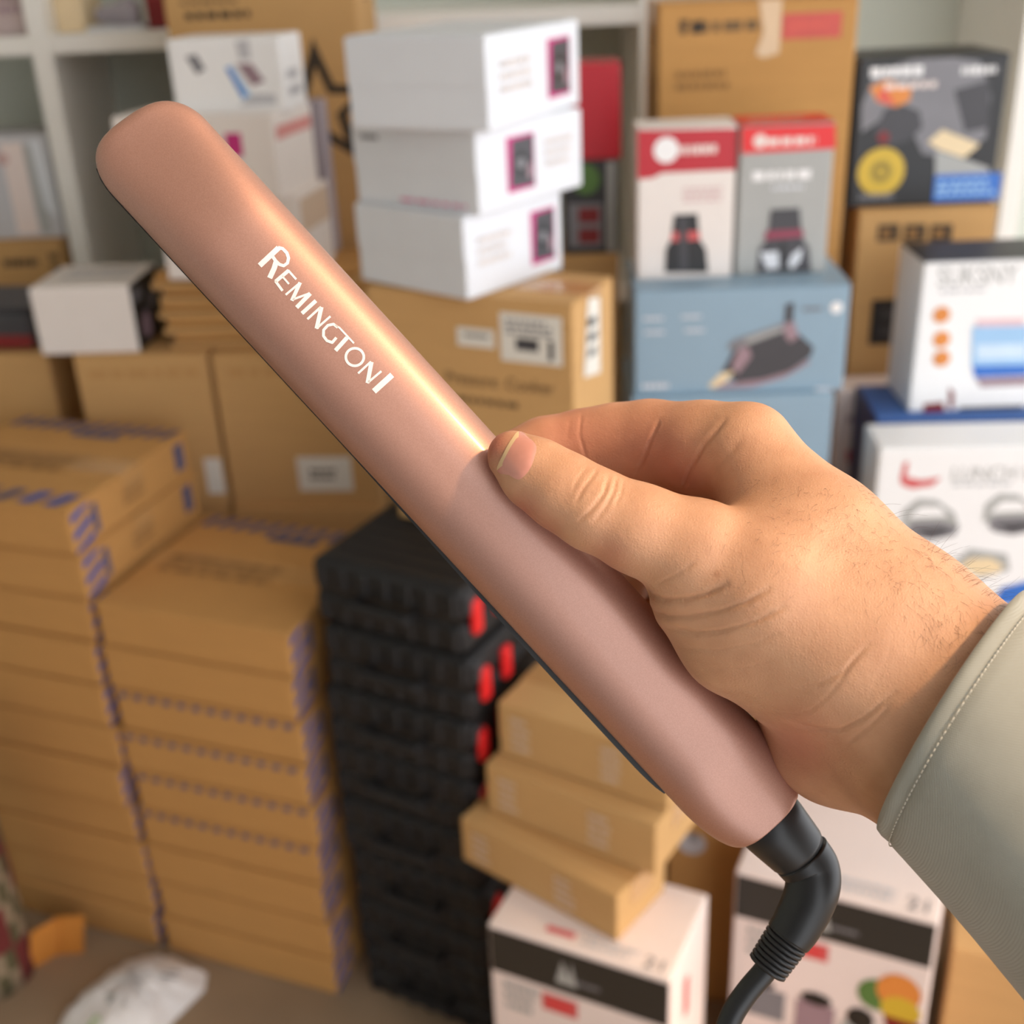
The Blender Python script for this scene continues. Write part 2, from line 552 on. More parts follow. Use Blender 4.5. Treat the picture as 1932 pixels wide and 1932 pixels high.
# far-left carton with a dark side, and the dark bundle on it
c0 = Box('carton', 'brown carton at the end of the row beside the plain cartons', 'carton', (-170, 672), (88, 662), Y=AB_Y + 0.10, zb=0.40, depth=0.20, yaw=deg(-4), body=CARD)
Box('storage_carton', 'brown carton under the end carton of the row, standing on the floor', 'carton', None, None, yaw=c0.yaw, loc=(c0.base.x, c0.base.y, 0), dims=(c0.w, c0.d, 0.40), body=CARD)
db = Box('folded_bag', 'dark grey folded bag with a red edge lying on the end carton', 'bag', (-120, 585), (52, 590), Y=AB_Y + 0.12, zb=c0.top, depth=0.16, yaw=deg(-8), body=DGREY, kind='retail', bevel=0.02)
db.rect('front', 0.02, 0.08, 0.98, 0.38, DRED, 'red_edge')

# small white box with a black side, on the plain carton
sw = Box('retail_box', 'small white box with black printed side resting on the plain carton', 'box', (52, 545), (242, 540), Y=AB_Y + 0.02, zb=bA.top + .0005, depth=0.15, yaw=deg(-3), body=WHITE_WARM, kind='retail')
sw.rect('right', 0.0, 0.0, 1.0, 1.0, BLACK, 'printed_side', 'black side')
for q_ in ((MAUVE, ell(.35, .3, .15, .2)), (MGREY, ell(.6, .6, .12, .15)), (MGREY, [(.1, .7), (.3, .75), (.3, .9), (.1, .85)])):
    sw.pic('right', [q_])
sw.scribble('top', 0.2, 0.3, 0.9, 0.8, 2, GREYW)

# pile of flattened cartons
zf = bB.top
fl0 = None
NF = 5
ptop = at_y((330, 522), AB_Y + 0.02).z
fh = (ptop - zf) / NF
for k in range(NF):
    P = at_y((300, 560), AB_Y + 0.03)
    wF = 0.34
    nm = ['lowest', 'second lowest', 'middle', 'second highest', 'top'][k]
    o = empty('flattened_carton', (P.x + wF / 2 + rs.uniform(-.012, .012), P.y + 0.068, zf + k * fh), deg(-4) + rs.uniform(-.03, .03), 'folded-flat brown carton, %s of the pile under the white boxes' % nm, 'cardboard', 'flattened cartons under the white boxes')
    for j, (za, zb_) in enumerate(((0.0, .46), (.54, 1.0))):
        bm = bmesh.new()
        bm_box(bm, -wF/2 + .006 * j, wF/2 - .004 * j, -.073 + .004 * j, .073, za * fh, zb_ * fh, 0.002, 1)
        bm_obj('folded_panel', bm, (CARD, CARD_WARM)[j], o)
    bm = bmesh.new()
    bm_box(bm, -wF/2 + .01, wF/2 - .01, -.06, .068, .40 * fh, .60 * fh)
    bm_obj('inner_flap', bm, CARD, o)

# white appliance boxes on the pile
zz = ptop
def wbox(label, A, B, zb, zA_y, depth, yaw, body=WHITE_WARM):
    return Box('retail_box', label, 'box', A, B, Y=zA_y, zb=zb, depth=depth, yaw=yaw, body=body, kind='retail', group='white boxes on the flattened cartons')
w4 = wbox('white appliance box at the bottom of the pile, just above flattened cartons', (292, 372), (560, 362), ptop, AB_Y + 0.0, 0.14, deg(-12))
w3 = wbox('white appliance box with a magenta square and faded red stripe on its side', (208, 222), (512, 204), w4.top, AB_Y + 0.0, 0.15, deg(-14))
w3.rect('front', .70, .52, .80, .80, MAGENTA, 'printed_square', 'magenta square')
w3.rect('right', .05, .70, .95, .86, mat('faded_red', (220, 150, 144), .5), 'printed_stripe')
w4.rect('right', .05, .55, .95, .95, TAN_TOP, 'printed_panel')
w2 = wbox('white gadget box with a blue and grey picture, top of the pile', (312, 76), (524, 52), w3.top, AB_Y + 0.0, 0.10, deg(-10), WHITE)
w2.pic('front', [(SKY, [(.50, .62), (.56, .64), (.70, .24), (.62, .18)]), (BLUE_BRIGHT, [(.51, .60), (.545, .61), (.66, .24), (.63, .21)]), (MAUVE, [(.60, .66), (.74, .66), (.84, .42), (.72, .36)]), (GREYW, [(.58, .10), (.92, .12), (.92, .24), (.72, .26)])])
w2.pic('front', [(MGREY, [(.16, .78), (.26, .80), (.32, .60), (.24, .54)])])
w2.pic('front', [(GREYW, [(.62, .96), (.74, .98), (.74, .72), (.64, .72)])])
w2.scribble('right', .2, .15, .8, .6, 2, GREYW)
wg = Box('retail_box', 'grey-lilac box standing behind the white appliance boxes', 'box', (556, 190), (606, 186), Y=AB_Y + 0.145, zb=ptop, depth=0.03, yaw=deg(-8), body=mat('lilac_grey', (176, 166, 172), .5), kind='retail')
wg.scribble('front', .2, .1, .8, .3, 2, MAUVE)

# tall carton with the star
YS = 2.045
zs0 = at_y((480, 500), YS).z
st = Box('carton', 'tall brown carton printed with a large black star outline', 'carton', (298, -60), (664, -75), Y=YS, zb=zs0, depth=0.21, yaw=deg(-3), body=CARD)
for k in range(2):
    Box('storage_carton', 'brown carton carrying the star carton, %s' % ['on the floor', 'upper one'][k], 'carton', None, None, yaw=st.yaw, loc=(st.base.x, st.base.y, k * zs0 / 2), dims=(st.w, st.d, zs0 / 2), body=CARD)
def face_uv(b, px):
    """fraction on the front face of a box that a pixel sees"""
    f = b.o.matrix_basis
    n = Vector((math.sin(b.yaw), -math.cos(b.yaw), 0))
    p0 = b.base + n * (b.d / 2)
    d = ray(*px)
    t = (p0 - CAMP).dot(n) / d.dot(n)
    q_ = CAMP + d * t - b.base
    x = q_.x * math.cos(b.yaw) + q_.y * math.sin(b.yaw)
    return x / b.w + .5, q_.z / b.h
sc_ = face_uv(st, (604, 205)); su = face_uv(st, (604, 70))
R_ = su[1] - sc_[1]
def star(r):
    k = st.h / st.w
    return [(sc_[0] + r * k * math.sin(i * math.pi / 5) * (1 if i % 2 == 0 else .42), sc_[1] + r * math.cos(i * math.pi / 5) * (1 if i % 2 == 0 else .42)) for i in range(10)]
so, si = star(R_), star(R_ * .60)
so = [(min(max(a, .01), .995), b_) for a, b_ in so]; si = [(min(max(a, .02), .985), b_) for a, b_ in si]
st.pic('front', [(INK, [so[i], so[(i + 1) % 10], si[(i + 1) % 10], si[i]]) for i in range(10)], 'printed_star')
u0, v0 = face_uv(st, (352, 42)); u1, v1 = face_uv(st, (498, 12))
st.scribble('front', u0, v0, u1, v0 + (v1 - v0) * 1.0, 1, INK)
st.scribble('front', u0 - .02, v1 + .01, u1 - .1, v1 + .03, 1, INK_SOFT)

# ------------------------------------------------------------------ pressure cooker carton and the three white boxes on it
PCZ = 1.112
PA, PB, PC = at_z((700, 540), PCZ), at_z((1080, 574), PCZ), at_z((1150, 482), PCZ)
pc = Box('carton', 'brown carton lettered Pressure Cooker with white barcode labels', 'carton', (690, 540), (1080, 574), z=PCZ, zb=cz + .065, depth=(PC - PB).length * 0.56, body=CARD)
def uvr(b, pxa, pxb):
    a = face_uv(b, pxa); c = face_uv(b, pxb)
    return a[0], c[1], c[0], a[1]
u0, v0, u1, v1 = uvr(pc, (942, 588), (1062, 692))
pc.rect('front', u0, v0, u1, v1, PAPER, 'shipping_label')
pc.rect('front', u0 + .25 * (u1 - u0), v0 + .25 * (v1 - v0), u0 + .62 * (u1 - u0), v0 + .5 * (v1 - v0), DGREY, 'barcode')
pc.scribble('front', u0 + .1 * (u1 - u0), v0 + .55 * (v1 - v0), u0 + .9 * (u1 - u0), v0 + .9 * (v1 - v0), 3, MGREY, 'label_print')
pc.rect('front', u0 + .78 * (u1 - u0), v0 + .1 * (v1 - v0), u0 + .86 * (u1 - u0), v0 + .5 * (v1 - v0), DGREY, 'barcode')
u0, v0, u1, v1 = uvr(pc, (862, 616), (934, 658))
pc.rect('front', u0, v0, u1, v1, PAPER, 'shipping_label')
pc.scribble('front', u0 + .2 * (u1 - u0), v0 + .45 * (v1 - v0), u0 + .85 * (u1 - u0), v0 + .8 * (v1 - v0), 1, DGREY, 'label_print')
u0, v0, u1, v1 = uvr(pc, (842, 698), (1046, 722))
pc.text('front', 'Pressure  Cooker', u0, face_uv(pc, (842, 720))[1], .062, INK_SOFT, width=u1 - u0)
pc.scribble('front', u0, v0 - .16, u0 + .35, v0 - .11, 1, INK_SOFT)
pc.pic('right', [(PAPER, [(.22, .62), (.62, .58), (.62, .95), (.34, .98)])], 'peeling_label')
pc.scribble('right', .32, .68, .56, .9, 3, DGREY, 'label_print')
zlow = cz + .0025
Box('flat_carton', 'flat brown carton lying on the black cases under the pressure cooker carton', 'carton', None, None, yaw=pc.yaw, loc=(pc.base.x, pc.base.y, zlow), dims=(pc.w * .9, pc.d * .9, pc.base.z - zlow), body=CARD)

def corner_box(label, near, left, right, z, h, group):
    """box seen on its corner: the three bottom corners as pixels on height z"""
    N, L, Rr = at_z(near, z), at_z(left, z), at_z(right, z)
    a = math.atan2(N.y - L.y, N.x - L.x); b_ = math.atan2(Rr.y - N.y, Rr.x - N.x) - math.pi / 2
    yaw = (a + b_) / 2
    w, d = (N - L).length, (Rr - N).length
    dr_ = Vector((math.cos(yaw), math.sin(yaw), 0)); bk_ = Vector((-math.sin(yaw), math.cos(yaw), 0))
    c = N - dr_ * w / 2 + bk_ * d / 2
    return Box('retail_box', label, 'box', None, None, yaw=yaw, loc=(c.x, c.y, z), dims=(w, d, h), body=WHITE_COOL, kind='retail', group=group)
FAINT = mat('faint_text', (222, 212, 206), .5)
G3 = 'white boxes on the pressure cooker carton'
zw = PCZ + 0.001
hgt = at_y((861, 411), at_z((883, 568), zw).y).z - zw
b1 = corner_box('white box with dark square picture, lowest of three on the pressure cooker carton', (883, 568), (678, 530), (1066, 507), zw, hgt, G3)
b2 = corner_box('white box with pink lettering on its plain side, middle of three', (905, 408), (682, 378), (1092, 350), b1.top + .001, at_y((905, 247), at_z((905, 408), b1.top).y).z - b1.top, G3)
b3 = corner_box('white box with dark square picture, topmost of three on the pressure cooker carton', (924, 250), (672, 240), (1078, 196), b2.top + .001, at_y((918, 68), at_z((924, 250), b2.top).y).z - b2.top, G3)
for b_, uu in ((b1, .66), (b2, .26), (b3, .62)):
    b_.rect('right', uu, .17, uu + .26, .84, MAGENTA, 'printed_square')
    b_.pic('right', [(DGREY, [(uu + .03, .23), (uu + .25, .20), (uu + .25, .81), (uu + .05, .79)]), (BLACK, ell(uu + .13, .5, .07, .16)), (MGREY, ell(uu + .13, .5, .035, .07)), (MAUVE, [(uu + .19, .3), (uu + .23, .3), (uu + .23, .5), (uu + .19, .45)])])
    bm = bmesh.new()
    bm_box(bm, -b_.w/2 + .001, b_.w/2 - .001, -b_.d/2 - .0012, -b_.d/2 + .001, b_.h * .48, b_.h - .002, .0004, 1)
    bm_obj('closing_flap', bm, WHITE_COOL, b_.o)
    b_.n = max(b_.n, 10)
    b_.scribble('right', .12 if uu > .5 else .62, .35, .45 if uu > .5 else .9, .75, 3, FAINT)
b2.scribble('front', .38, .06, .98, .14, 1, PINK)
b2.scribble('front', .08, .78, .24, .90, 1, MGREY)

# behind them: red box and black box on the shelf side
rbz = at_y((1130, 300), 1.86).z
bk_box = Box('retail_box', 'narrow black box with green disc and red pictures beside the white stack', 'box', (1060, 304), (1166, 300), Y=1.86, zb=at_y((1120, 478), 1.86).z, depth=0.10, yaw=deg(-4), body=mat('box_charcoal', (52, 52, 54), .45), kind='retail')
bk_box.pic('front', [(GREEN, ell(.42, .80, .26, .16)), (LGREY, [(.80, 0.02), (.94, .02), (.94, .98), (.80, .98)]), (MGREY, [(.10, .08), (.72, .08), (.72, .55), (.10, .55)]), (DRED, [(.28, .34), (.66, .34), (.66, .50), (.28, .50)]), (DRED, [(.28, .12), (.66, .12), (.66, .28), (.28, .28)])])
rb = Box('retail_box', 'plain crimson box stacked on the narrow black box', 'box', (1050, 124), (1172, 118), Y=1.86, zb=bk_box.top, depth=0.10, yaw=deg(-4), body=RED, kind='retail')
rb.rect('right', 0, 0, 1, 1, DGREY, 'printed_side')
for k in range(2):
    hh = bk_box.base.z / 2
    Box('storage_carton', 'brown carton carrying the black and crimson boxes, %s' % ['on the floor', 'upper one'][k], 'carton', None, None, yaw=bk_box.yaw, loc=(bk_box.base.x, bk_box.base.y + .03, k * hh), dims=(bk_box.w * 1.05, 0.18, hh), body=CARD)

# ------------------------------------------------------------------ right side: iron boxes, cup boxes, cartons
IY = 1.56
zi2 = at_y((1190, 752), IY - 0.01).z
iron = Box('retail_box', 'pale steel blue box with a picture of a steam iron', 'box', (1197, 550), (1606, 546), Y=IY, zb=zi2, depth=0.17, yaw=deg(-3), body=STEEL_BLUE, kind='retail')
iron.rect('top', 0, 0, 1, 1, STEEL_BLUE, 'printed_top')
def P_(b, pts):
    return [face_uv(b, q_) for q_ in pts]
iron.pic('front', [
    (DGREY, P_(iron, [(1362, 700), (1385, 660), (1420, 640), (1470, 625), (1505, 628), (1535, 655), (1530, 672), (1490, 700), (1440, 715), (1390, 722)])),
    (MAUVE, P_(iron, [(1345, 725), (1385, 722), (1440, 715), (1490, 700), (1525, 678), (1528, 684), (1480, 712), (1420, 730), (1350, 734)])),
    (CREAM, P_(iron, [(1336, 728), (1360, 704), (1385, 700), (1372, 718), (1345, 733)])),
    (MAUVE, P_(iron, [(1380, 690), (1395, 655), (1412, 655), (1418, 672), (1392, 706)])),
    (MGREY, P_(iron, [(1372, 652), (1385, 640), (1470, 612), (1492, 606), (1500, 616), (1475, 626), (1395, 656), (1378, 662)])),
    (LGREY, P_(iron, [(1405, 640), (1470, 618), (1480, 622), (1410, 648)])),
    (MAUVE, P_(iron, [(1478, 612), (1498, 606), (1506, 636), (1490, 646), (1480, 632)])),
    (DGREY, P_(iron, [(1479, 608), (1482, 574), (1498, 570), (1496, 606)]))], label='picture of a dark steam iron')
for cx, cy in ((1226, 602), (1298, 598), (1228, 628), (1304, 624)):
    u, v_ = face_uv(iron, (cx, cy))
    iron.scribble('front', u - .03, v_ - .02, u + .07, v_ + .03, 1, WHITE_COOL)
u, v_ = face_uv(iron, (1578, 580)); iron.disc('front', u, v_, .008, WHITE)
u, v_ = face_uv(iron, (1535, 582)); iron.scribble('front', u - .05, v_ - .03, u + .04, v_ + .03, 1, MGREY)
u, v_ = face_uv(iron, (1212, 732)); iron.scribble('front', u, v_ - .02, u + .14, v_ + .06, 1, WHITE_COOL)
u, v_ = face_uv(iron, (1538, 738)); iron.scribble('front', u, v_ - .02, u + .09, v_ + .06, 1, WHITE_COOL)
iron2 = Box('retail_box', 'pale steel blue box under the steam iron box', 'box', (1180, 757), (1574, 752), Y=IY - 0.012, zb=zi2 - 0.16, depth=0.18, yaw=deg(-3), body=STEEL_BLUE, kind='retail') if False else Box('retail_box', 'pale steel blue box directly under the one picturing a steam iron', 'box', None, None, yaw=deg(-3), loc=(iron.base.x - .01, iron.base.y - .008, zi2 - .17), dims=(iron.w * .97, .18, .17), body=STEEL_BLUE, kind='retail')
for k in range(2):
    hh = iron2.base.z / 2
    Box('storage_carton', 'brown carton under the steel blue boxes, %s' % ['on the floor', 'upper one'][k], 'carton', None, None, yaw=deg(-3), loc=(iron2.base.x, iron2.base.y + .02, k * hh), dims=(iron.w * .97, .18, hh), body=CARD)

cupl = Box('retail_box', 'white bottle box with crimson band and round white logo', 'box', (1203, 244), (1391, 240), Y=IY + 0.05, zb=iron.top + .0015, depth=0.075, yaw=deg(-2), body=WHITE_WARM, kind='retail')
cupl.rect('top', 0, 0, 1, 1, WHITE_WARM, 'printed_top')
cupl.pic('front', [(RED, P_(cupl, [(1203, 246), (1390, 242), (1388, 320), (1250, 326), (1230, 336), (1203, 338)]))], 'printed_band', 'crimson band')
u, v_ = face_uv(cupl, (1257, 283)); cupl.disc('front', u, v_, .0165, WHITE)
u0, v0, u1, v1 = uvr(cupl, (1282, 268), (1360, 294)); cupl.scribble('front', u0, v0, u1, v1, 1, PINKISH)
u0, v0, u1, v1 = uvr(cupl, (1290, 352), (1375, 380)); cupl.scribble('front', u0, v0, u1, v1, 3, mat('faded_pink', (222, 190, 188), .5))
cupl.pic('front', [(BLACK, P_(cupl, [(1254, 514), (1256, 470), (1266, 452), (1272, 405), (1316, 403), (1320, 452), (1332, 470), (1336, 514)])), (RED_SOFT, P_(cupl, [(1268, 438), (1319, 436), (1321, 452), (1266, 455)])), (DGREY, P_(cupl, [(1280, 408), (1296, 407), (1298, 512), (1282, 512)]))], label='picture of a black bottle')
cupr = Box('retail_box', 'grey bottle box with bright red top and white lettering', 'box', (1398, 238), (1577, 232), Y=IY + 0.05, zb=iron.top + .0015, depth=0.085, yaw=deg(-2), body=LGREY, kind='retail')
cupr.rect('top', 0, 0, 1, 1, RED_HOT, 'printed_top')
cupr.scribble('top', .15, .35, .9, .65, 1, TAN_TOP)
cupr.pic('front', [(RED_HOT, P_(cupr, [(1399, 240), (1576, 234), (1577, 280), (1399, 290)]))], 'printed_band', 'bright red band')
u, v_ = face_uv(cupr, (1434, 266)); cupr.disc('front', u, v_, .009, PINKISH)
u0, v0, u1, v1 = uvr(cupr, (1448, 254), (1560, 276)); cupr.scribble('front', u0, v0, u1, v1, 1, PINKISH)
u0, v0, u1, v1 = uvr(cupr, (1420, 316), (1554, 342)); cupr.scribble('front', u0, v0, u1, v1, 1, WHITE)
u0, v0, u1, v1 = uvr(cupr, (1456, 348), (1520, 358)); cupr.scribble('front', u0, v0, u1, v1, 1, WHITE_COOL)
cupr.pic('front', [(DGREY, P_(cupr, [(1428, 514), (1432, 470), (1448, 450), (1454, 395), (1508, 392), (1513, 448), (1526, 466), (1530, 512)])), (mat('plum_band', (150, 60, 82), .5), P_(cupr, [(1444, 436), (1514, 432), (1517, 446), (1442, 452)])), (WHITE_COOL, P_(cupr, [(1434, 476), (1468, 474), (1470, 505), (1446, 508)])), (WHITE_COOL, P_(cupr, [(1486, 500), (1494, 480), (1514, 466), (1510, 490), (1494, 508)])), (BLACK, P_(cupr, [(1472, 455), (1482, 455), (1484, 512), (1472, 512)]))], label='picture of a dark bottle')

# tall carton behind the cup boxes
TY = 1.84
tz0 = at_y((1400, 560), TY).z
tc_ = Box('carton', 'tall brown carton with a red label and clear tape behind the bottle boxes', 'carton', (1243, 8), (1622, -2), Y=TY, zb=tz0, depth=0.2, yaw=deg(-2), body=CARD_WARM)
u0, v0, u1, v1 = uvr(tc_, (1477, 26), (1586, 70)); tc_.rect('front', u0, v0, u1, v1, mat('red_label', (206, 84, 72), .5), 'printed_label', 'red label')
tc_.scribble('front', u0 + .15 * (u1 - u0), v0 + .35 * (v1 - v0), u0 + .9 * (u1 - u0), v0 + .7 * (v1 - v0), 1, CORAL)
u0, v0, u1, v1 = uvr(tc_, (1282, 34), (1470, 62)); tc_.scribble('front', u0, v0, u1, v1, 1, INK_SOFT)
tc_.pic('front', [(INK, P_(tc_, [(1282, 38), (1300, 37), (1300, 43), (1294, 44), (1293, 66), (1287, 66), (1288, 44), (1282, 44)])), (INK, P_(tc_, [(1306, 40), (1328, 38), (1328, 62), (1306, 64)]))], 'printed_lettering')
tc_.pic('front', [(mat('clear_tape', (214, 176, 128), .15, coat=.6), P_(tc_, [(1432, 0), (1476, -2), (1470, 100), (1440, 110), (1425, 102), (1440, 60)]))], 'packing_tape_strip')
u0, v0, u1, v1 = uvr(tc_, (1276, 130), (1390, 170)); tc_.scribble('front', u0, v0, u1, v1, 2, CARD_DARK)
for k in range(2):
    Box('storage_carton', 'brown carton carrying the tall taped carton, %s' % ['on the floor', 'upper one'][k], 'carton', None, None, yaw=tc_.yaw, loc=(tc_.base.x, tc_.base.y, k * tz0 / 2), dims=(tc_.w, tc_.d, tz0 / 2), body=CARD)

# waffle maker box on a brown carton
WY = 1.86
cz0 = at_y((1650, 745), WY - .02).z
cr = Box('carton', 'brown carton with three dark handling symbols and a black patch', 'carton', (1622, 398), (1884, 398), Y=WY - .02, zb=cz0, depth=0.22, yaw=deg(-1), body=CARD)
for k in range(3):
    u0, v0, u1, v1 = uvr(cr, (1657 + 50 * k, 424), (1694 + 50 * k, 454))
    cr.pic('front', [(INK, [(u0, v0), (u1, v0), (u1, v1), (u0, v1)]), (CARD_DARK, [(u0 + .02, v0 + .02), (u1 - .05, v0 + .02), (u1 - .06, v1 - .025), (u0 + .03, v1 - .025)])], 'handling_symbol')
u0, v0, u1, v1 = uvr(cr, (1646, 566), (1748, 646)); cr.rect('front', u0, v0, u1, v1, BLACK, 'printed_patch', 'black patch')
cr.scribble('front', u0 + .08, v0 + .03, u1 - .04, v1 - .03, 2, DGREY)
wf = Box('retail_box', 'black waffle maker box with a yellow seal and blue corner panel', 'box', (1622, 112), (1908, 98), Y=WY, zb=cr.top + .0005, depth=0.16, yaw=deg(-1), body=BLACK, kind='retail')
wf.pic('front', [
    (MGREY, P_(wf, [(1625, 200), (1650, 140), (1720, 112), (1800, 108), (1850, 115), (1870, 180), (1860, 260), (1800, 300), (1740, 290), (1700, 200), (1640, 240), (1625, 250)])),
    (DGREY, P_(wf, [(1800, 170), (1868, 150), (1866, 240), (1820, 250)])),
    (DGREY, P_(wf, [(1650, 245), (1670, 205), (1700, 196), (1735, 210), (1740, 240), (1715, 265), (1680, 274), (1655, 262)])),
    (ORANGE, P_(wf, [(1640, 165), (1675, 150), (1720, 168), (1716, 190), (1690, 202), (1655, 192)])),
    (CORAL, P_(wf, [(1655, 190), (1660, 170), (1672, 168), (1690, 200)])),
    (DRED, P_(wf, [(1654, 260), (1664, 246), (1678, 252), (1676, 268), (1662, 272)])),
    (CREAM, P_(wf, [(1750, 268), (1778, 244), (1848, 272), (1838, 282), (1818, 298), (1770, 282)])),
    (LGREY, P_(wf, [(1765, 285), (1820, 300), (1865, 316), (1868, 330), (1764, 332)]))], label='picture of a waffle maker and toast')
u0, v0, u1, v1 = uvr(wf, (1644, 120), (1750, 148)); wf.scribble('front', u0, v0, u1, v1, 1, WHITE)
u0, v0, u1, v1 = uvr(wf, (1670, 152), (1780, 168)); wf.scribble('front', u0, v0, u1, v1, 1, PINKISH)
u0, v0, u1, v1 = uvr(wf, (1816, 120), (1896, 142)); wf.scribble('front', u0, v0, u1, v1, 1, WHITE)
u, v_ = face_uv(wf, (1662, 324)); wf.disc('front', u, v_, .036, YELLOW, 'printed_seal', label='yellow seal'); wf.disc('front', u, v_, .016, mat('olive', (150, 128, 44), .5), 'printed_seal'); wf.disc('front', u, v_, .006, YELLOW, 'printed_seal')
u0, v0, u1, v1 = uvr(wf, (1764, 330), (1884, 376)); wf.rect('front', u0, v0, u1, v1, BLUE_BRIGHT, 'printed_panel', 'blue corner panel')
wf.scribble('front', u0 + .02, v0 + .03, u1 - .02, v1 - .03, 3, SKY)
u0, v0, u1, v1 = uvr(wf, (1622, 360), (1690, 380)); wf.scribble('front', u0, v0, u1, v1, 1, MGREY)
for k in range(2):
    Box('storage_carton', 'brown carton under the carton with handling symbols, %s' % ['on the floor', 'upper one'][k], 'carton', None, None, yaw=cr.yaw, loc=(cr.base.x, cr.base.y, k * cz0 / 2), dims=(cr.w, cr.d, cz0 / 2), body=CARD)

# lunch box set, jar box, small white box
LY = 1.50
lu = Box('retail_box', 'white lunch box set carton with grey dome pictures and pale red logo', 'box', (1660, 848), (2060, 838), Y=LY, zb=at_y((1660, 1150), LY).z, depth=.095, yaw=deg(-4), body=WHITE, kind='retail')
bl = Box('retail_box', 'royal blue box standing behind the lunch box set', 'box', (1654, 788), (2050, 780), Y=LY + .112, zb=lu.base.z, depth=.14, yaw=deg(-4), body=mat('royal_blue', (64, 104, 168), .45), kind='retail')
bl.pic('front', [(CREAM, P_(bl, [(1700, 818), (1782, 814), (1782, 838), (1700, 842)]))], 'printed_picture')
bl.pic('front', [(MAUVE, P_(bl, [(1792, 812), (1870, 808), (1870, 836), (1792, 840)]))], 'printed_picture')
bl.pic('front', [(CREAM, P_(bl, [(1884, 808), (1940, 806), (1940, 834), (1884, 838)]))], 'printed_picture')
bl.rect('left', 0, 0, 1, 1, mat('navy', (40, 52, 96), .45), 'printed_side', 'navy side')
lu.pic('front', [(RED_SOFT, P_(lu, [(1698, 902), (1705, 873), (1714, 870), (1710, 900), (1740, 906), (1776, 900), (1760, 916), (1720, 922), (1700, 914)]))], 'printed_logo', 'pale red swoosh logo')
u0, v0, u1, v1 = uvr(lu, (1798, 880), (1932, 904)); lu.text('front', 'LUNCH B', u0, v0 - .0, (v1 - v0), LGREY, width=(u1 - u0) * 1.12)
u0, v0, u1, v1 = uvr(lu, (1798, 908), (1915, 918)); lu.scribble('front', u0, v0, u1, v1, 1, mat('faint_grey', (205, 205, 205), .5))
def dome(cx, cy, s_):
    lu.pic('front', [(LGREY, P_(lu, [(cx - 52 * s_, cy + 8), (cx - 48 * s_, cy - 22 * s_), (cx - 20 * s_, cy - 44 * s_), (cx + 15 * s_, cy - 42 * s_), (cx + 48 * s_, cy - 18 * s_), (cx + 58 * s_, cy + 12)])), (WHITE, P_(lu, [(cx - 40 * s_, cy - 8), (cx - 15 * s_, cy - 30 * s_), (cx + 20 * s_, cy - 30 * s_), (cx + 36 * s_, cy - 12)])), (MGREY, P_(lu, [(cx - 44 * s_, cy + 14), (cx - 30 * s_, cy), (cx + 20 * s_, cy - 2), (cx + 56 * s_, cy + 8), (cx + 50 * s_, cy + 24 * s_), (cx + 5 * s_, cy + 34 * s_), (cx - 30 * s_, cy + 28 * s_)])), (DGREY, P_(lu, [(cx - 30 * s_, cy + 14), (cx + 30 * s_, cy + 10), (cx + 40 * s_, cy + 20), (cx, cy + 28)]))], label='picture of a steel dome')
dome(1752, 985, 1.0); dome(1906, 975, 1.0)
lu.pic('front', [(LGREY, P_(lu, [(1800, 1060), (1830, 1035), (1900, 1045), (1905, 1075), (1850, 1090)])), (CREAM, P_(lu, [(1810, 1066), (1832, 1052), (1870, 1052), (1894, 1068), (1880, 1082), (1840, 1086)])), (BLUE_BRIGHT, P_(lu, [(1870, 1140), (1890, 1108), (1960, 1090), (1980, 1140)]))])
hh = lu.base.z / 2
for k in range(2):
    Box('storage_carton', 'brown carton under the lunch box set, %s' % ['on the floor', 'upper one'][k], 'carton', None, None, yaw=lu.yaw, loc=(lu.base.x + .02, lu.base.y + .07, k * hh), dims=(lu.w * .86, .22, hh), body=CARD)
sy_ = at_z((1745, 784), bl.top)
su_ = Box('retail_box', 'white jar box lettered SUKSNY with blue jar picture', 'box', (1744, 497), (2010, 492), Y=max(sy_.y, LY + .125), zb=bl.top + .0012, depth=0.12, yaw=deg(-2), body=WHITE, kind='retail')
su_.rect('top', 0, 0, 1, 1, BLACK, 'printed_top', 'black top')
u0, v0, u1, v1 = uvr(su_, (1772, 502), (1918, 534)); su_.text('front', 'SUKSNY', u0, v0, v1 - v0, LGREY, width=u1 - u0)
u0, v0, u1, v1 = uvr(su_, (1774, 544), (1870, 552)); su_.scribble('front', u0, v0, u1, v1, 1, GREYW)
su_.pic('front', [(mat('rose_pink', (232, 196, 200), .5), P_(su_, [(1842, 602), (1932, 600), (1932, 616), (1842, 618)])), (SKY, P_(su_, [(1834, 616), (1940, 614), (1940, 690), (1832, 692)])), (BLUE_BRIGHT, P_(su_, [(1834, 690), (1940, 688), (1940, 708), (1838, 712)])), (mat('pale_sky', (208, 228, 246), .5), P_(su_, [(1842, 650), (1935, 648), (1935, 675), (1842, 678)])), (MAUVE, P_(su_, [(1840, 714), (1940, 710), (1940, 726), (1850, 730)])), (DRED, P_(su_, [(1742, 762), (1780, 758), (1782, 782), (1742, 784)])), (DRED, P_(su_, [(1790, 730), (1800, 740), (1798, 770), (1790, 770)])), (DGREY, P_(su_, [(1810, 768), (1930, 764), (1930, 784), (1810, 785)]))])
for cy in (594, 640, 676):
    u, v_ = face_uv(su_, (1776, cy)); su_.disc('front', u, v_, .012, ORANGE)
no = Box('retail_box', 'small white box with faint red print tucked beside the lunch box set', 'box', (1582, 738), (1742, 736), Y=1.752, zb=at_y((1600, 960), 1.752).z, depth=0.07, yaw=deg(-2), body=PINKISH, kind='retail')
no.pic('front', [(RED_SOFT, P_(no, [(1596, 850), (1620, 846), (1622, 870), (1598, 874)]))])
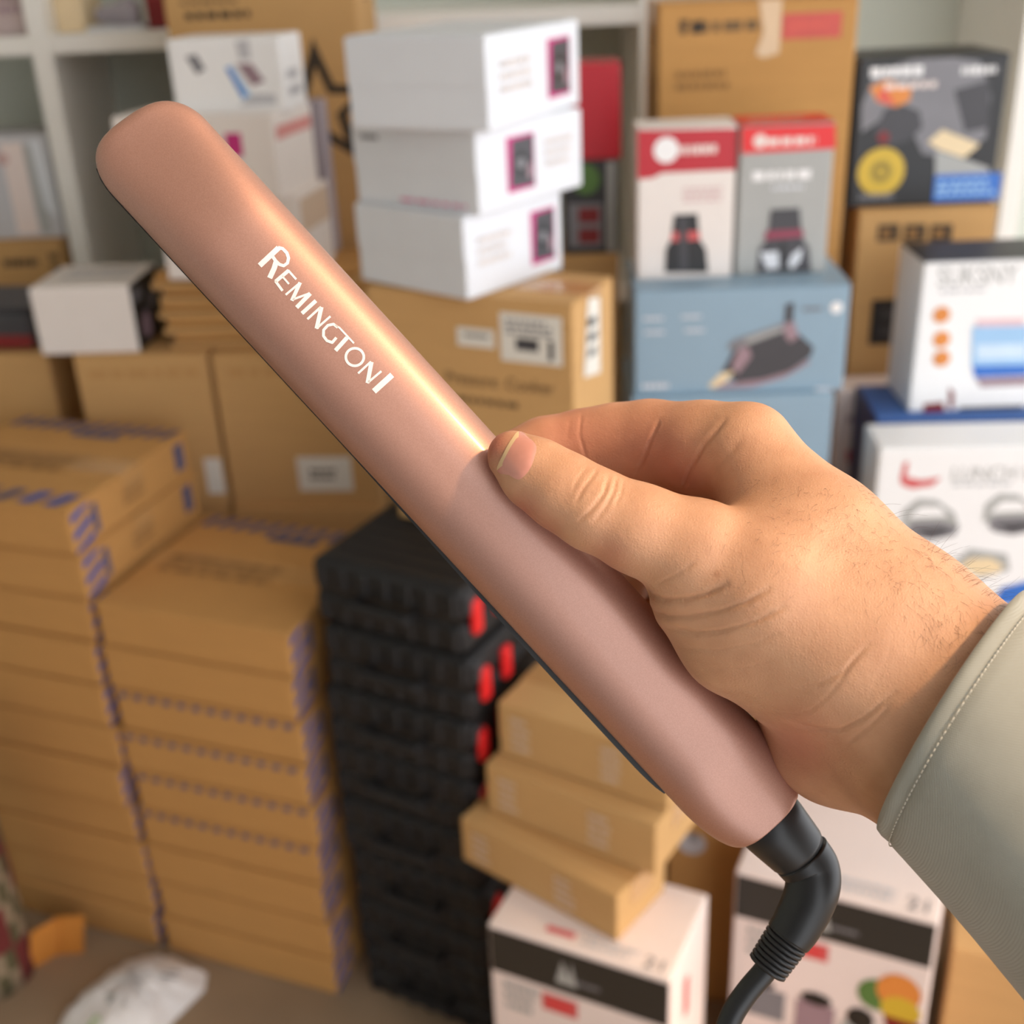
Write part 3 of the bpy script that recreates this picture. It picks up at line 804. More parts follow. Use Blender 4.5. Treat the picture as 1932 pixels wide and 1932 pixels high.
no.pic('front', [(DRED, P_(no, [(1630, 850), (1655, 846), (1655, 870), (1632, 872)]))])
u0, v0, u1, v1 = uvr(no, (1600, 778), (1640, 800)); no.scribble('front', u0, v0, u1, v1, 1, MAUVE)
hh = no.base.z / 2
for k in range(2):
    Box('storage_carton', 'brown carton under the small faintly printed white box, %s' % ['on the floor', 'upper one'][k], 'carton', None, None, yaw=no.yaw, loc=(no.base.x, no.base.y, k * hh), dims=(no.w * .98, no.d, hh), body=CARD)

# ------------------------------------------------------------------ cookware boxes on the floor and the brown cartons on them
zc = 0.385
G4 = 'white cookware boxes with black bands'
def cookware(label, A, B, C_):
    a, b_, c = at_z(A, zc), at_z(B, zc), at_z(C_, zc)
    bx = Box('cookware_box', label, 'box', A, B, z=zc, zb=0.0, depth=(c - b_).length, body=PINKISH, kind='retail', group=G4)
    bx.rect('front', .01, .80, .99, .985, mat('band_black', (40, 40, 38), .45), 'printed_band', 'black band')
    bx.pic('front', [(LGREY, [(.38, .84), (.42, .94), (.45, .87), (.47, .94), (.50, .84)])], 'printed_logo')
    bx.scribble('front', .50, .85, .64, .88, 1, MGREY)
    bx.rect('front', .30, .70, .50, .775, RED_SOFT, 'printed_label', 'red label')
    bx.rect('front', .32, .725, .47, .745, RED_HOT, 'printed_label')
    bx.scribble('front', .08, .64, .28, .78, 3, LGREY)
    bx.pic('front', [(GREEN, ell(.76, .62, .10, .07)), (ORANGE, ell(.86, .66, .11, .08)), (YELLOW, ell(.88, .58, .10, .06)), (DRED, [(.86, .40), (.99, .38), (.99, .54), (.80, .54)]), (RED, ell(.90, .34, .09, .08)), (DRED, [(.84, .1), (.99, .1), (.99, .3), (.86, .3)])], 'printed_picture', 'picture of vegetables')
    bx.pic('front', [(MGREY, [(.08, .50), (.30, .50), (.30, .36), (.08, .36)]), (DGREY, ell(.19, .52, .05, .02)), (MAUVE, [(.36, .50), (.56, .50), (.56, .30), (.36, .30)]), (BLACK, ell(.46, .52, .08, .03)), (LGREY, [(.60, .46), (.78, .46), (.78, .2), (.60, .2)]), (BLACK, ell(.69, .49, .07, .05)), (DGREY, [(.02, .42), (.12, .44), (.12, .40), (.02, .39)])], 'printed_picture', 'picture of steel pots')
    bx.rect('top', .30, .10, .46, .16, RED_SOFT, 'printed_label')
    bx.scribble('top', .5, .06, .8, .20, 2, GREYW)
    bx.text('top', '21', .84, .05, .12, MGREY, width=.10)
    bx.rect('right', .35, .70, .45, .86, RED_SOFT, 'printed_label')
    return bx
cq = cookware('white cookware set box with black band, under the hanging black cord', (1388, 1642), (1772, 1742), (1830, 1560))
cpx = cookware('white cookware set box with black band, carrying three loose brown cartons', (920, 1742), (1266, 1852), (1345, 1690))
def slack(label, A, B, z, zb, depth, body, yaw=None):
    return Box('carton', label, 'carton', A, B, z=z, zb=zb, depth=depth, yaw=yaw, body=body, group='loose brown cartons on the cookware box')
zt1 = zc + .002 + .072
l1 = slack('long low brown carton lying skewed on the cookware box', (868, 1542), (1164, 1694), zt1, zc + .002, .11, CARD)
zt2 = at_y((905, 1448), at_z((908, 1548), zt1 + .001).y + .01).z
l2 = slack('brown carton between the skewed carton and the one above it', (915, 1440), (1238, 1560), zt2, zt1 + .001, .14, CARD)
zt3 = zt2 + .082
l3 = slack('brown carton on top of the loose pile over the cookware box', (938, 1325), (1262, 1428), zt3, zt2 + .001, .17, CARD)
for b_ in (l1, l2, l3):
    b_.scribble('front', .08, .15, .20, .85, 4, TAN_TOP)
    b_.scribble('front', .62, .15, .75, .85, 4, TAN_TOP)
lb = Box('carton', 'golden brown carton with round white label between the cookware boxes', 'carton', (1262, 1490), (1408, 1530), Y=1.36, zb=0.0, depth=.11, yaw=deg(-12), body=CARD_WARM)
u, v_ = face_uv(lb, (1306, 1592)); lb.disc('front', u, v_, .020, GREYW, 'round_label', label='white round label'); lb.disc('front', u + .02, v_ + .03, .007, MGREY, 'label_print')
bb = Box('retail_box', 'pale blue-grey box standing behind the corded cookware box', 'box', (1480, 1432), (1800, 1440), Y=1.41, yaw=deg(-6), zb=0.0, depth=.08, body=mat('pale_blue_grey', (176, 186, 206), .5), kind='retail')
bb.rect('front', .05, .80, .95, .97, mat('navy', (40, 52, 96), .45), 'printed_band')
br = Box('carton', 'brown carton tucked under the sleeve beside the cookware box', 'carton', (1800, 1790), (2100, 1850), z=.22, zb=0.0, depth=.2, body=CARD)

# ------------------------------------------------------------------ things on the floor
# crumpled white plastic bag
pb = at_z((250, 1880), 0.02)
bag_o = empty('plastic_bag', (pb.x, pb.y, 0), 0, 'crumpled white plastic bag lying on the floor by the striped cartons', 'bag')
out = [at_z(q_, 0.0) for q_ in ((105, 1950), (120, 1915), (200, 1850), (260, 1815), (330, 1806), (392, 1838), (386, 1870), (330, 1925), (290, 1975), (180, 2010))]
cxy = Vector((sum(p_.x for p_ in out) / len(out), sum(p_.y for p_ in out) / len(out), 0))
V, Fc = [], []
rb_ = random.Random(5)
NR, NA = 9, 60
for i in range(NR + 1):
    f = 1 - i / NR
    for j in range(NA):
        t = j / NA * len(out)
        a_, b_ = out[int(t) % len(out)], out[(int(t) + 1) % len(out)]
        p_ = a_.lerp(b_, t - int(t))
        h_ = .055 * (1 - f ** 2.6) + (rb_.uniform(-.006, .006) if 0 < i else 0)
        q_ = cxy + (p_ - cxy) * f
        V.append((q_.x - pb.x, q_.y - pb.y, max(0.001, h_)))
for i in range(NR):
    for j in range(NA):
        Fc.append((i * NA + j, i * NA + (j + 1) % NA, (i + 1) * NA + (j + 1) % NA, (i + 1) * NA + j))
bagm = mesh_obj('bag_skin', V, Fc, mat('white_plastic', (232, 226, 222), .35, bump=.6, bscale=40), bag_o, smooth=True)
bv = BVHTree.FromPolygons(V, Fc)
def on_bag(u, v_):
    r = bv.ray_cast(Vector((u, v_, 1)), Vector((0, 0, -1)))
    return (u, v_, (r[0].z if r[0] else .05) + .0015)
def bag_print(name, px0, px1, wpx, m):
    a_, b_ = at_z(px0, .05) - Vector((pb.x, pb.y, 0)), at_z(px1, .05) - Vector((pb.x, pb.y, 0))
    d_ = (b_ - a_); n_ = Vector((-d_.y, d_.x, 0)).normalized() * wpx
    vs, fs = [], []
    for k in range(9):
        c_ = a_ + d_ * (k / 8)
        vs += [on_bag(c_.x + n_.x, c_.y + n_.y), on_bag(c_.x - n_.x, c_.y - n_.y)]
        if k: fs.append((2 * k - 2, 2 * k - 1, 2 * k + 1, 2 * k))
    mesh_obj(name, vs, fs, m, bag_o)
bag_print('printed_mark', (305, 1838), (335, 1828), .006, DGREY)
bag_print('printed_mark', (200, 1885), (232, 1875), .008, LGREY)
bag_print('printed_mark', (150, 1930), (186, 1912), .006, mat('pale_green', (168, 188, 140), .5))

# rolled patterned rug standing at the left edge
rp = at_z((-30, 1860), 0.0)
rug = empty('rolled_rug', (rp.x, rp.y + .03, 0), 0, 'rolled red patterned rug standing beside the striped cartons', 'rug')
V, Fc = [], []
NA, NZ, RR = 72, 12, .075
for i in range(NZ + 1):
    for j in range(NA + 20):
        a_ = j / NA * 2 * math.pi
        r_ = RR - .008 * j / NA
        V.append((r_ * math.cos(a_ - 2), r_ * math.sin(a_ - 2), .5 * i / NZ))
NJ = NA + 20
for i in range(NZ):
    for j in range(NJ - 1):
        Fc.append((i * NJ + j, i * NJ + j + 1, (i + 1) * NJ + j + 1, (i + 1) * NJ + j))
ro = mesh_obj('rug_pile', V, Fc, None, rug, smooth=True, mats=[mat('rug_maroon', (112, 44, 40), .95, bump=.5, bscale=400), mat('rug_beige', (150, 130, 104), .95, bump=.5, bscale=400), mat('rug_olive', (92, 84, 56), .95, bump=.5, bscale=400)], midx=[(0 if (j // 6 + i // 2) % 3 == 0 else 1 if (j // 3 + i) % 2 else 2) for i in range(NZ) for j in range(NJ - 1)])
sm = ro.modifiers.new('thickness', 'SOLIDIFY'); sm.thickness = .006
bm = bmesh.new()
bmesh.ops.create_cone(bm, cap_ends=True, segments=24, radius1=.05, radius2=.05, depth=.46, matrix=Matrix.Translation((0, 0, .24)))
bm_obj('rug_core', bm, mat('rug_back', (120, 98, 76), .95), rug)

# scrap of orange cardboard
op = at_z((108, 1800), 0.0)
oc = empty('cardboard_scrap', (op.x, op.y, 0), deg(25), 'folded orange cardboard scrap leaning at the foot of the striped stack', 'cardboard')
OM = mat('orange_card', (206, 132, 52), .8, var=.1)
for nm, xs_, tilt in (('folded_flap', (-.045, 0.0), .35), ('folded_flap', (0.0, .04), -.45)):
    bm = bmesh.new()
    bm_box(bm, xs_[0], xs_[1], -.002, .002, 0, .075, .0008, 1)
    for v_ in bm.verts:
        v_.co.y += v_.co.x * tilt
        v_.co.x += .2 * v_.co.z
    bm_obj(nm, bm, OM, oc)

# ------------------------------------------------------------------ goods on the shelf at the left
lz_ = at_y((60, 565), SH_Y + .03).z
lc = Box('carton', 'brown carton with dark printed marks inside the left shelf bay', 'carton', (-140, 462), (112, 450), Y=SH_Y + .03, zb=z_top_l - 0.5, depth=.24, yaw=deg(-2), body=CARD)
lc.scribble('front', .55, .62, .82, .80, 1, INK); lc.scribble('front', .90, .4, .98, .85, 3, INK)
lw = Box('retail_box', 'shrink-wrapped grey and white box standing on the carton in the shelf bay', 'box', (-150, 262), (84, 256), Y=SH_Y + .05, zb=lc.top, depth=.12, yaw=deg(-2), body=GREYW, kind='retail')
lw.pic('front', [(PINKISH, [(.62, .05), (.80, .05), (.80, .93), (.62, .93)]), (LGREY, [(.82, .05), (.90, .05), (.88, .9), (.80, .9)]), (WHITE_COOL, [(.88, .3), (.97, .2), (.95, .95), (.86, .95)]), (mat('faint_red', (206, 168, 162), .5), ell(.62, .78, .05, .06))])  # pale upright strips and an oval over the grey front
zsh = z_top_l
t1 = Box('retail_box', 'small pinkish box on the upper shelf above the left bay', 'box', (-90, -60), (44, -64), Y=SH_Y + .04, zb=zsh, depth=.12, yaw=0, body=mat('dusty_pink', (196, 176, 172), .5), kind='retail')
t1.scribble('front', .2, .3, .9, .8, 3, MAUVE)
t2 = Box('retail_box', 'cream box standing on the upper shelf beside a grey appliance', 'box', (84, -70), (138, -72), Y=SH_Y + .05, zb=zsh, depth=.12, yaw=0, body=CREAM, kind='retail')
t2.scribble('front', .1, .5, .9, .8, 2, TAN_TOP)
t4 = Box('retail_box', 'dark red box on the upper shelf touching the star carton', 'box', (262, -60), (302, -62), Y=SH_Y + .05, zb=zsh, depth=.12, yaw=0, body=DRED, kind='retail')
t4.scribble('front', .2, .5, .8, .7, 2, RED_SOFT)
# small grey hand mixer lying on the shelf
mp_ = at_y((222, 40), SH_Y + .07)
mx_ = empty('hand_mixer', (mp_.x, mp_.y, zsh), 0, 'small grey hand appliance lying on the upper shelf', 'appliance')
V, Fc = [], []
prof = [(-.036, .010), (-.03, .015), (-.01, .016), (.0, .020), (.02, .028), (.036, .026), (.042, .016)]
for i, (x_, r_) in enumerate(prof):
    for j in range(16):
        a_ = j / 16 * 2 * math.pi
        V.append((x_, r_ * .8 * math.cos(a_), .026 + r_ * math.sin(a_)))
for i in range(len(prof) - 1):
    for j in range(16):
        Fc.append((i * 16 + j, i * 16 + (j + 1) % 16, (i + 1) * 16 + (j + 1) % 16, (i + 1) * 16 + j))
Fc += [tuple(range(16)), tuple(range((len(prof) - 1) * 16, len(prof) * 16))]
mesh_obj('mixer_body', V, Fc, mat('lilac_plastic', (160, 152, 158), .4), mx_, smooth=True)
bm = bmesh.new()
bm_box(bm, -.05, .05, -.03, .03, 0, .008, .003, 1)
bm_obj('mixer_stand', bm, WHITE_COOL, mx_)
# ------------------------------------------------------------------ hair straightener
def camdir(x, y, z):
    return CAMR @ Vector((x, y, z))
P0, P1 = at_d(239, 230, 0.330), at_d(1443, 1539, 0.344)
AX = (P1 - P0).normalized()
LEN = (P1 - P0).length
NZ_ = (CAMP - (P0 + P1) / 2)
NZ_ = (NZ_ - AX * NZ_.dot(AX)).normalized()          # outward normal of the upper arm, towards the viewer
AV = NZ_.cross(AX).normalized()                        # across
if AV.dot(camdir(.736, .677, 0)) < 0:
    AV = -AV
HW = 110.5 * 0.337 * K / FPX
STR_LOC = P0 + AX * LEN
def S(u, v, n):
    u = u + .11 * v * max(0, 1 - u / .03)
    return P0 + AX * u + AV * v + NZ_ * n
strt = empty('hair_straightener', S(LEN, 0, 0), 0, 'rose gold hair straightener held in the hand, black swivel cord', 'hair straightener')
SB = strt.location.copy()

ROSE = bpy.data.materials.new('rose_gold_paint'); ROSE.use_nodes = True
nt = ROSE.node_tree; pb_ = nt.nodes['Principled BSDF']
tcn = nt.nodes.new('ShaderNodeTexCoord')
fl = nt.nodes.new('ShaderNodeTexVoronoi'); fl.inputs['Scale'].default_value = 4200
nt.links.new(tcn.outputs['Object'], fl.inputs['Vector'])
rmp = nt.nodes.new('ShaderNodeMix'); rmp.data_type = 'RGBA'
rmp.inputs[6].default_value = lin((184, 139, 122)); rmp.inputs[7].default_value = lin((197, 152, 135))
nt.links.new(fl.outputs['Color'], rmp.inputs[0])
nt.links.new(rmp.outputs[2], pb_.inputs['Base Color'])
pb_.inputs['Metallic'].default_value = 0.72
pb_.inputs['Roughness'].default_value = 0.50
pb_.inputs['Coat Weight'].default_value = 0.35
pb_.inputs['Coat Roughness'].default_value = 0.16
nz = nt.nodes.new('ShaderNodeTexNoise'); nz.inputs['Scale'].default_value = 3000
nt.links.new(tcn.outputs['Object'], nz.inputs['Vector'])
bmp = nt.nodes.new('ShaderNodeBump'); bmp.inputs['Strength'].default_value = 0.06; bmp.inputs['Distance'].default_value = 0.0002
nt.links.new(nz.outputs['Fac'], bmp.inputs['Height']); nt.links.new(bmp.outputs['Normal'], pb_.inputs['Normal'])
RUB = mat('black_rubber', (34, 35, 36), 0.42, var=0.12, scale=200)
GAPM = mat('black_gap_plastic', (26, 24, 22), 0.5)

WC = 0.0118
def half_w(u):
    rt, r2 = 0.0145, 0.021
    if u < rt:
        return HW * max(0.0, 1 - (1 - u / rt) ** 2) ** (1 / 3.5)
    if u > LEN - r2:
        t = (u - (LEN - r2)) / r2
        return WC + (HW - WC) * math.sqrt(max(0, 1 - t * t))
    return HW
def smooth01(t):
    t = min(1, max(0, t)); return t * t * (3 - 2 * t)
HMAX = 0.0150
def crest(u):
    c = HMAX * (0.42 + 0.58 * smooth01(u / 0.050))
    if u < 0.004:
        c *= 0.35 + 0.65 * math.sqrt(1 - (1 - u / 0.004) ** 2)
    if u > LEN - .03:
        c = HMAX + (0.0118 - HMAX) * smooth01((u - (LEN - .03)) / .03)
    return c
us = sorted(set([0.00002] + [0.0145 * (k / 14) ** 1.8 for k in range(1, 15)] + [0.0145 + (LEN - .0355) * k / 110 for k in range(111)] + [LEN - .021 * (1 - k / 14) ** 1.6 for k in range(15)]))
def arm(name, sign, off, scale, m, n_exp=2.75, u_max=None):
    V, Fc = [], []
    NA = 48
    rows = [u for u in us if u_max is None or u <= u_max]
    for u in rows:
        hw, cr_ = half_w(u) * scale, crest(u)
        for j in range(NA + 1):
            th = math.pi * j / NA
            c_, s_ = math.cos(th), math.sin(th)
            a_ = math.copysign(abs(c_) ** (2 / n_exp), c_) * hw
            z_ = abs(s_) ** (2 / n_exp) * cr_
            V.append(S(u, a_, off + sign * z_) - SB)
    NJ = NA + 1
    for i in range(len(rows) - 1):
        for j in range(NA):
            Fc.append((i * NJ + j, i * NJ + j + 1, (i + 1) * NJ + j + 1, (i + 1) * NJ + j))
        Fc.append((i * NJ, (i + 1) * NJ, (i + 1) * NJ + NA, i * NJ + NA))
    Fc.append(tuple(range(NJ))); Fc.append(tuple(range((len(rows) - 1) * NJ, len(rows) * NJ)))
    o = mesh_obj(name, V, Fc, m, strt, smooth=True)
    bm = bmesh.new(); bm.from_mesh(o.data); bmesh.ops.recalc_face_normals(bm, faces=bm.faces); bm.to_mesh(o.data); bm.free()
    return o, V, Fc
upper, uV, uF = arm('upper_arm', 1, 0.0, 1.0, ROSE)
upper['label'] = 'rose gold upper arm'
lower, _, _ = arm('lower_arm', -1, -0.0042, 0.95, ROSE)
ub = BVHTree.FromPolygons([v_ + SB for v_ in uV], uF)
# dark strip between the arms, slightly proud on the near long side
V, Fc = [], []
rows = [0.006 + (0.258 - 0.006) * k / 80 for k in range(81)]
for u in rows:
    ex = 0.0003 + 0.0013 * smooth01((u - .10) / .12)
    if u > 0.244: ex *= math.sqrt(max(0, 1 - ((u - .244) / .0145) ** 2))
    hw = half_w(u)
    for (a_, n_) in ((-hw - ex, 0.0012), (-hw - ex, -0.0046), (hw * .97, -0.0046), (hw * .97, 0.0012)):
        V.append(S(u, a_, n_) - SB)
for i in range(len(rows) - 1):
    for j in range(4):
        Fc.append((i * 4 + j, i * 4 + (j + 1) % 4, (i + 1) * 4 + (j + 1) % 4, (i + 1) * 4 + j))
Fc += [(0, 1, 2, 3), tuple(range(len(V) - 4, len(V)))]
mesh_obj('plate_housing', V, Fc, GAPM, strt)
for nm, n0, n1 in (('heating_plate', -0.0020, -0.0012), ('heating_plate', -0.0034, -0.0026)):
    c = [S(u, a_, n_) - SB for n_ in (n0, n1) for u, a_ in ((.008, -HW * .8), (.10, -HW * .8), (.10, HW * .975), (.008, HW * .9))]
    mesh_obj(nm, c, [(0, 1, 2, 3), (4, 5, 6, 7), (0, 1, 5, 4), (1, 2, 6, 5), (2, 3, 7, 6), (3, 0, 4, 7)], mat('ceramic_plate', (120, 116, 112), .25, metal=.6), strt)

# logo lettering: strokes traced on a 4.83x enlargement whose corner is pixel (450,430)
def stroke(pts, wd):
    P = [Vector((450 + x / 4.83, 430 + y / 4.83)) for x, y in pts]
    Q = [P[0]]
    for a_, b_ in zip(P, P[1:]):
        n_ = max(1, int((b_ - a_).length / 5))
        Q += [a_.lerp(b_, k / n_) for k in range(1, n_ + 1)]
    L_, Rr = [], []
    for i, q_ in enumerate(Q):
        d_ = (Q[min(i + 1, len(Q) - 1)] - Q[max(i - 1, 0)]).normalized()
        n_ = Vector((-d_.y, d_.x)) * (wd / 4.83 / 2)
        L_.append(q_ + n_); Rr.append(q_ - n_)
    return L_, Rr
def circ(cx, cy, rx, ry, n=28):
    return [(cx + rx * math.cos(2 * math.pi * k / n), cy + ry * math.sin(2 * math.pi * k / n)) for k in range(n + 1)]
LET = [
 ('R', [([(193, 344), (366, 182)], 50), ([(360, 180), (402, 190), (440, 228), (456, 275), (446, 322), (412, 346), (374, 334), (338, 300), (312, 262)], 30), ([(346, 300), (325, 370), (284, 458)], 48)]),
 ('E', [([(337, 490), (458, 388)], 34), ([(452, 386), (526, 470)], 20), ([(398, 440), (460, 512)], 18), ([(336, 484), (402, 574)], 24)]),
 ('M', [([(430, 610), (562, 500)], 20), ([(562, 498), (486, 664)], 34), ([(486, 656), (650, 596)], 20), ([(655, 598), (530, 726)], 38)]),
 ('I', [([(578, 780), (706, 664)], 36)]),
 ('N', [([(628, 832), (752, 720)], 22), ([(756, 722), (712, 918)], 38), ([(710, 918), (838, 806)], 20)]),
 ('G', [([(905, 908), (866, 878), (815, 888), (776, 930), (774, 985), (806, 1028), (858, 1046)], 26), ([(850, 1050), (892, 1000)], 26)]),
 ('T', [([(880, 886), (920, 910), (1052, 1052)], 17), ([(990, 1000), (884, 1118)], 38)]),
 ('O', [(circ(1060, 1177, 82, 80), 24)]),
 ('N', [([(1090, 1326), (1208, 1218)], 20), ([(1212, 1222), (1176, 1414)], 38), ([(1174, 1414), (1302, 1306)], 20)]),
 ('bar', [([(1234, 1490), (1400, 1340)], 54)]),
]
LOGO = mat('logo_white', (238, 234, 228), 0.5, var=0.06, scale=900)
# reference direction so that print follows the arm's own surface
for nm, strokes in LET:
    V, Fc = [], []
    for pts, wd in strokes:
        L_, Rr = stroke(pts, wd)
        st_ = len(V)
        ok = True
        for a_, b_ in zip(L_, Rr):
            for q_ in (a_, b_):
                d_ = ray(q_.x, q_.y).normalized()
                h = ub.ray_cast(CAMP, d_)
                nn = h[1] if h[1].dot(d_) < 0 else -h[1]
                V.append(h[0] + nn * 0.00012 - SB)
        for i in range(len(L_) - 1):
            Fc.append((st_ + 2 * i, st_ + 2 * i + 1, st_ + 2 * i + 3, st_ + 2 * i + 2))
    mesh_obj('printed_letter' if nm != 'bar' else 'printed_logo_bar', V, Fc, LOGO, upper)

# tube helper along a path of points with radii
def tube(name, pts, radii, m, parent, base, seg=32, cap=True, smooth=True, ridges=None):
    V, Fc = [], []
    up = None
    n = len(pts)
    for i in range(n):
        t = (pts[min(i + 1, n - 1)] - pts[max(i - 1, 0)]).normalized()
        if up is None:
            up = t.orthogonal().normalized()
        up = (up - t * up.dot(t)).normalized()
        sd = t.cross(up)
        for j in range(seg):
            a_ = 2 * math.pi * j / seg
            V.append(pts[i] + (up * math.cos(a_) + sd * math.sin(a_)) * radii[i] - base)
    for i in range(n - 1):
        for j in range(seg):
            Fc.append((i * seg + j, i * seg + (j + 1) % seg, (i + 1) * seg + (j + 1) % seg, (i + 1) * seg + j))
    if cap:
        Fc.append(tuple(reversed(range(seg)))); Fc.append(tuple(range((n - 1) * seg, n * seg)))
    return mesh_obj(name, V, Fc, m, parent, smooth=smooth)
def spline(P, n):
    """Catmull-Rom through points"""
    P = [P[0] * 2 - P[1]] + list(P) + [P[-1] * 2 - P[-2]]
    out_ = []
    for i in range(1, len(P) - 2):
        for k in range(n):
            t = k / n
            a_, b_, c_, d_ = P[i - 1], P[i], P[i + 1], P[i + 2]
            out_.append(.5 * ((2 * b_) + (c_ - a_) * t + (2 * a_ - 5 * b_ + 4 * c_ - d_) * t * t + (3 * b_ - a_ - 3 * c_ + d_) * t ** 3))
    out_.append(P[-2])
    return out_
DC = 0.346
c0_ = S(LEN - .006, 0, -.0015); c1_ = at_d(1508, 1610, DC + .001)
tube('swivel_collar', [c0_, c0_.lerp(c1_, .5), c0_.lerp(c1_, .93), c1_], [.0116, .0108, .0096, .0090], RUB, strt, SB, 40)
rg = (c1_ - c0_).normalized()
tube('swivel_joint', [c1_ - rg * .0004, c1_ + rg * .0010], [.0085, .0085], mat('joint_dark', (12, 12, 12), .6), strt, SB, 40)
path = [c1_ + rg * .0009, at_d(1530, 1640, DC + .001), at_d(1533, 1672, DC), at_d(1522, 1708, DC), at_d(1503, 1745, DC), at_d(1488, 1768, DC)]
sp = spline(path, 8)
n_ = len(sp)
tube('cord_elbow', sp, [.0093 - .0022 * (k / (n_ - 1)) for k in range(n_)], RUB, strt, SB, 36)
# strain relief with ridges
a_, b_ = at_d(1498, 1752, DC), at_d(1447, 1826, DC)
core = [a_.lerp(b_, k / 10) for k in range(11)]
tube('strain_relief', core, [.0056 - .0006 * k / 10 for k in range(11)], RUB, strt, SB, 28)
for k in range(9):
    c_ = a_.lerp(b_, .10 + .87 * k / 8)
    d_ = (b_ - a_).normalized() * .00085
    r_ = .0071 - .0007 * k / 8
    tube('ridge', [c_ - d_, c_ - d_ * .5, c_ + d_ * .5, c_ + d_], [r_ - .0007, r_, r_, r_ - .0007], RUB, strt, SB, 28)
cb = spline([a_.lerp(b_, .9), at_d(1440, 1836, DC), at_d(1408, 1874, DC), at_d(1380, 1918, DC), at_d(1368, 1965, DC), at_d(1366, 2060, DC), at_d(1385, 2250, DC)], 8)
tube('power_cord', cb, [.0036] * len(cb), RUB, strt, SB, 20)

# ------------------------------------------------------------------ the hand: one continuous surface
def cp(x, y, d):
    """camera-space coordinates (x right, y up, z back)"""
    d = d * K
    return np.array([(x - 966) / FPX * d, -(y - 966) / FPX * d, -d])
def J(x, y, d, r):
    return (cp(x, y, d), r * d * K / FPX)          # radius given in pixels at that depth
thumb = [J(968, 861, .3200, 50), J(1010, 893, .3175, 66), J(1062, 927, .315, 73), J(1120, 961, .313, 77), J(1205, 998, .312, 84), J(1318, 1044, .312, 100), J(1440, 1110, .314, 150), J(1560, 1200, .317, 185)]
thenar = [J(1335, 1122, .319, 108), J(1400, 1190, .320, 122), J(1492, 1240, .321, 122), J(1600, 1275, .322, 150)]
palm = [
    [J(1412, 852, .338, 80), J(1532, 1040, .325, 152), J(1663, 1220, .320, 208), J(1768, 1332, .314, 222), J(1900, 1480, .308, 215), J(2010, 1610, .302, 215)],
    [J(1440, 910, .362, 84), J(1580, 1110, .348, 140), J(1690, 1270, .332, 178), J(1790, 1370, .320, 175)],
    [J(1490, 960, .388, 80), J(1600, 1200, .365, 130), J(1690, 1330, .340, 135)],
    [J(1520, 1090, .376, 90), J(1585, 1290, .352, 118), J(1600, 1392, .337, 108), J(1680, 1432, .326, 86)],
    [J(1528, 1330, .340, 95), J(1560, 1390, .337, 100)],
]
fingers = [
    [J(1405, 846, .338, 82), J(1330, 846, .348, 88), J(1225, 836, .360, 80), J(1160, 840, .3645, 77), J(1100, 846, .367, 72), J(1030, 856, .3675, 68), J(965, 872, .3665, 58)],
    [J(1432, 905, .360, 80), J(1260, 905, .380, 70), J(1140, 950, .384, 66), J(1062, 1010, .3685, 58)],
    [J(1472, 930, .378, 80), J(1300, 985, .397, 66), J(1205, 1056, .397, 64), J(1166, 1104, .3725, 58)],
    [J(1494, 975, .392, 74), J(1370, 1070, .407, 60), J(1285, 1135, .402, 55), J(1240, 1180, .3765, 48)],
]
def seg_sd(p, a, b):
    (pa, ra), (pb, rb2) = a, b
    ab = pb - pa
    t = np.clip(((p - pa) @ ab) / (ab @ ab), 0, 1)
    q = p - pa - t[:, None] * ab
    return np.sqrt((q * q).sum(1)) - (ra + (rb2 - ra) * t)
def smin(a, b, k):
    h = np.clip(.5 + .5 * (b - a) / k, 0, 1)
    return b + (a - b) * h - k * h * (1 - h)
def chain(p, ch, k):
    d = None
    for a, b in zip(ch, ch[1:]):
        e = seg_sd(p, a, b)
        d = e if d is None else smin(d, e, k)
    return d
def hand_sd(p):
    d = chain(p, palm[0], .004)
    for ch in palm[1:]:
        d = smin(d, chain(p, ch, .004), .014)
    f = None
    for i, ch in enumerate(fingers):
        e = chain(p, ch, .003)
        f = e if f is None else smin(f, e, .0012)
    d = smin(d, f, .007)
    t = chain(p, thumb, .003)
    t = smin(t, chain(p, thenar, .004), .007)
    return smin(d, t, .010)
lo = np.array([-.045, -.118, -.458]); hi = np.array([.165, .045, -.25])
h_ = .0011
blk = 8
nb = np.ceil((hi - lo) / (h_ * blk)).astype(int)
bx, by, bz = np.meshgrid(*[np.arange(n) for n in nb], indexing='ij')
bidx = np.stack([bx.ravel(), by.ravel(), bz.ravel()], 1)
bc = lo + (bidx + .5) * blk * h_
bd = hand_sd(bc)
act = bidx[np.abs(bd) < blk * h_ * 1.35]
gn = nb * blk + 1
F_ = np.full(gn, 1.0, np.float32)
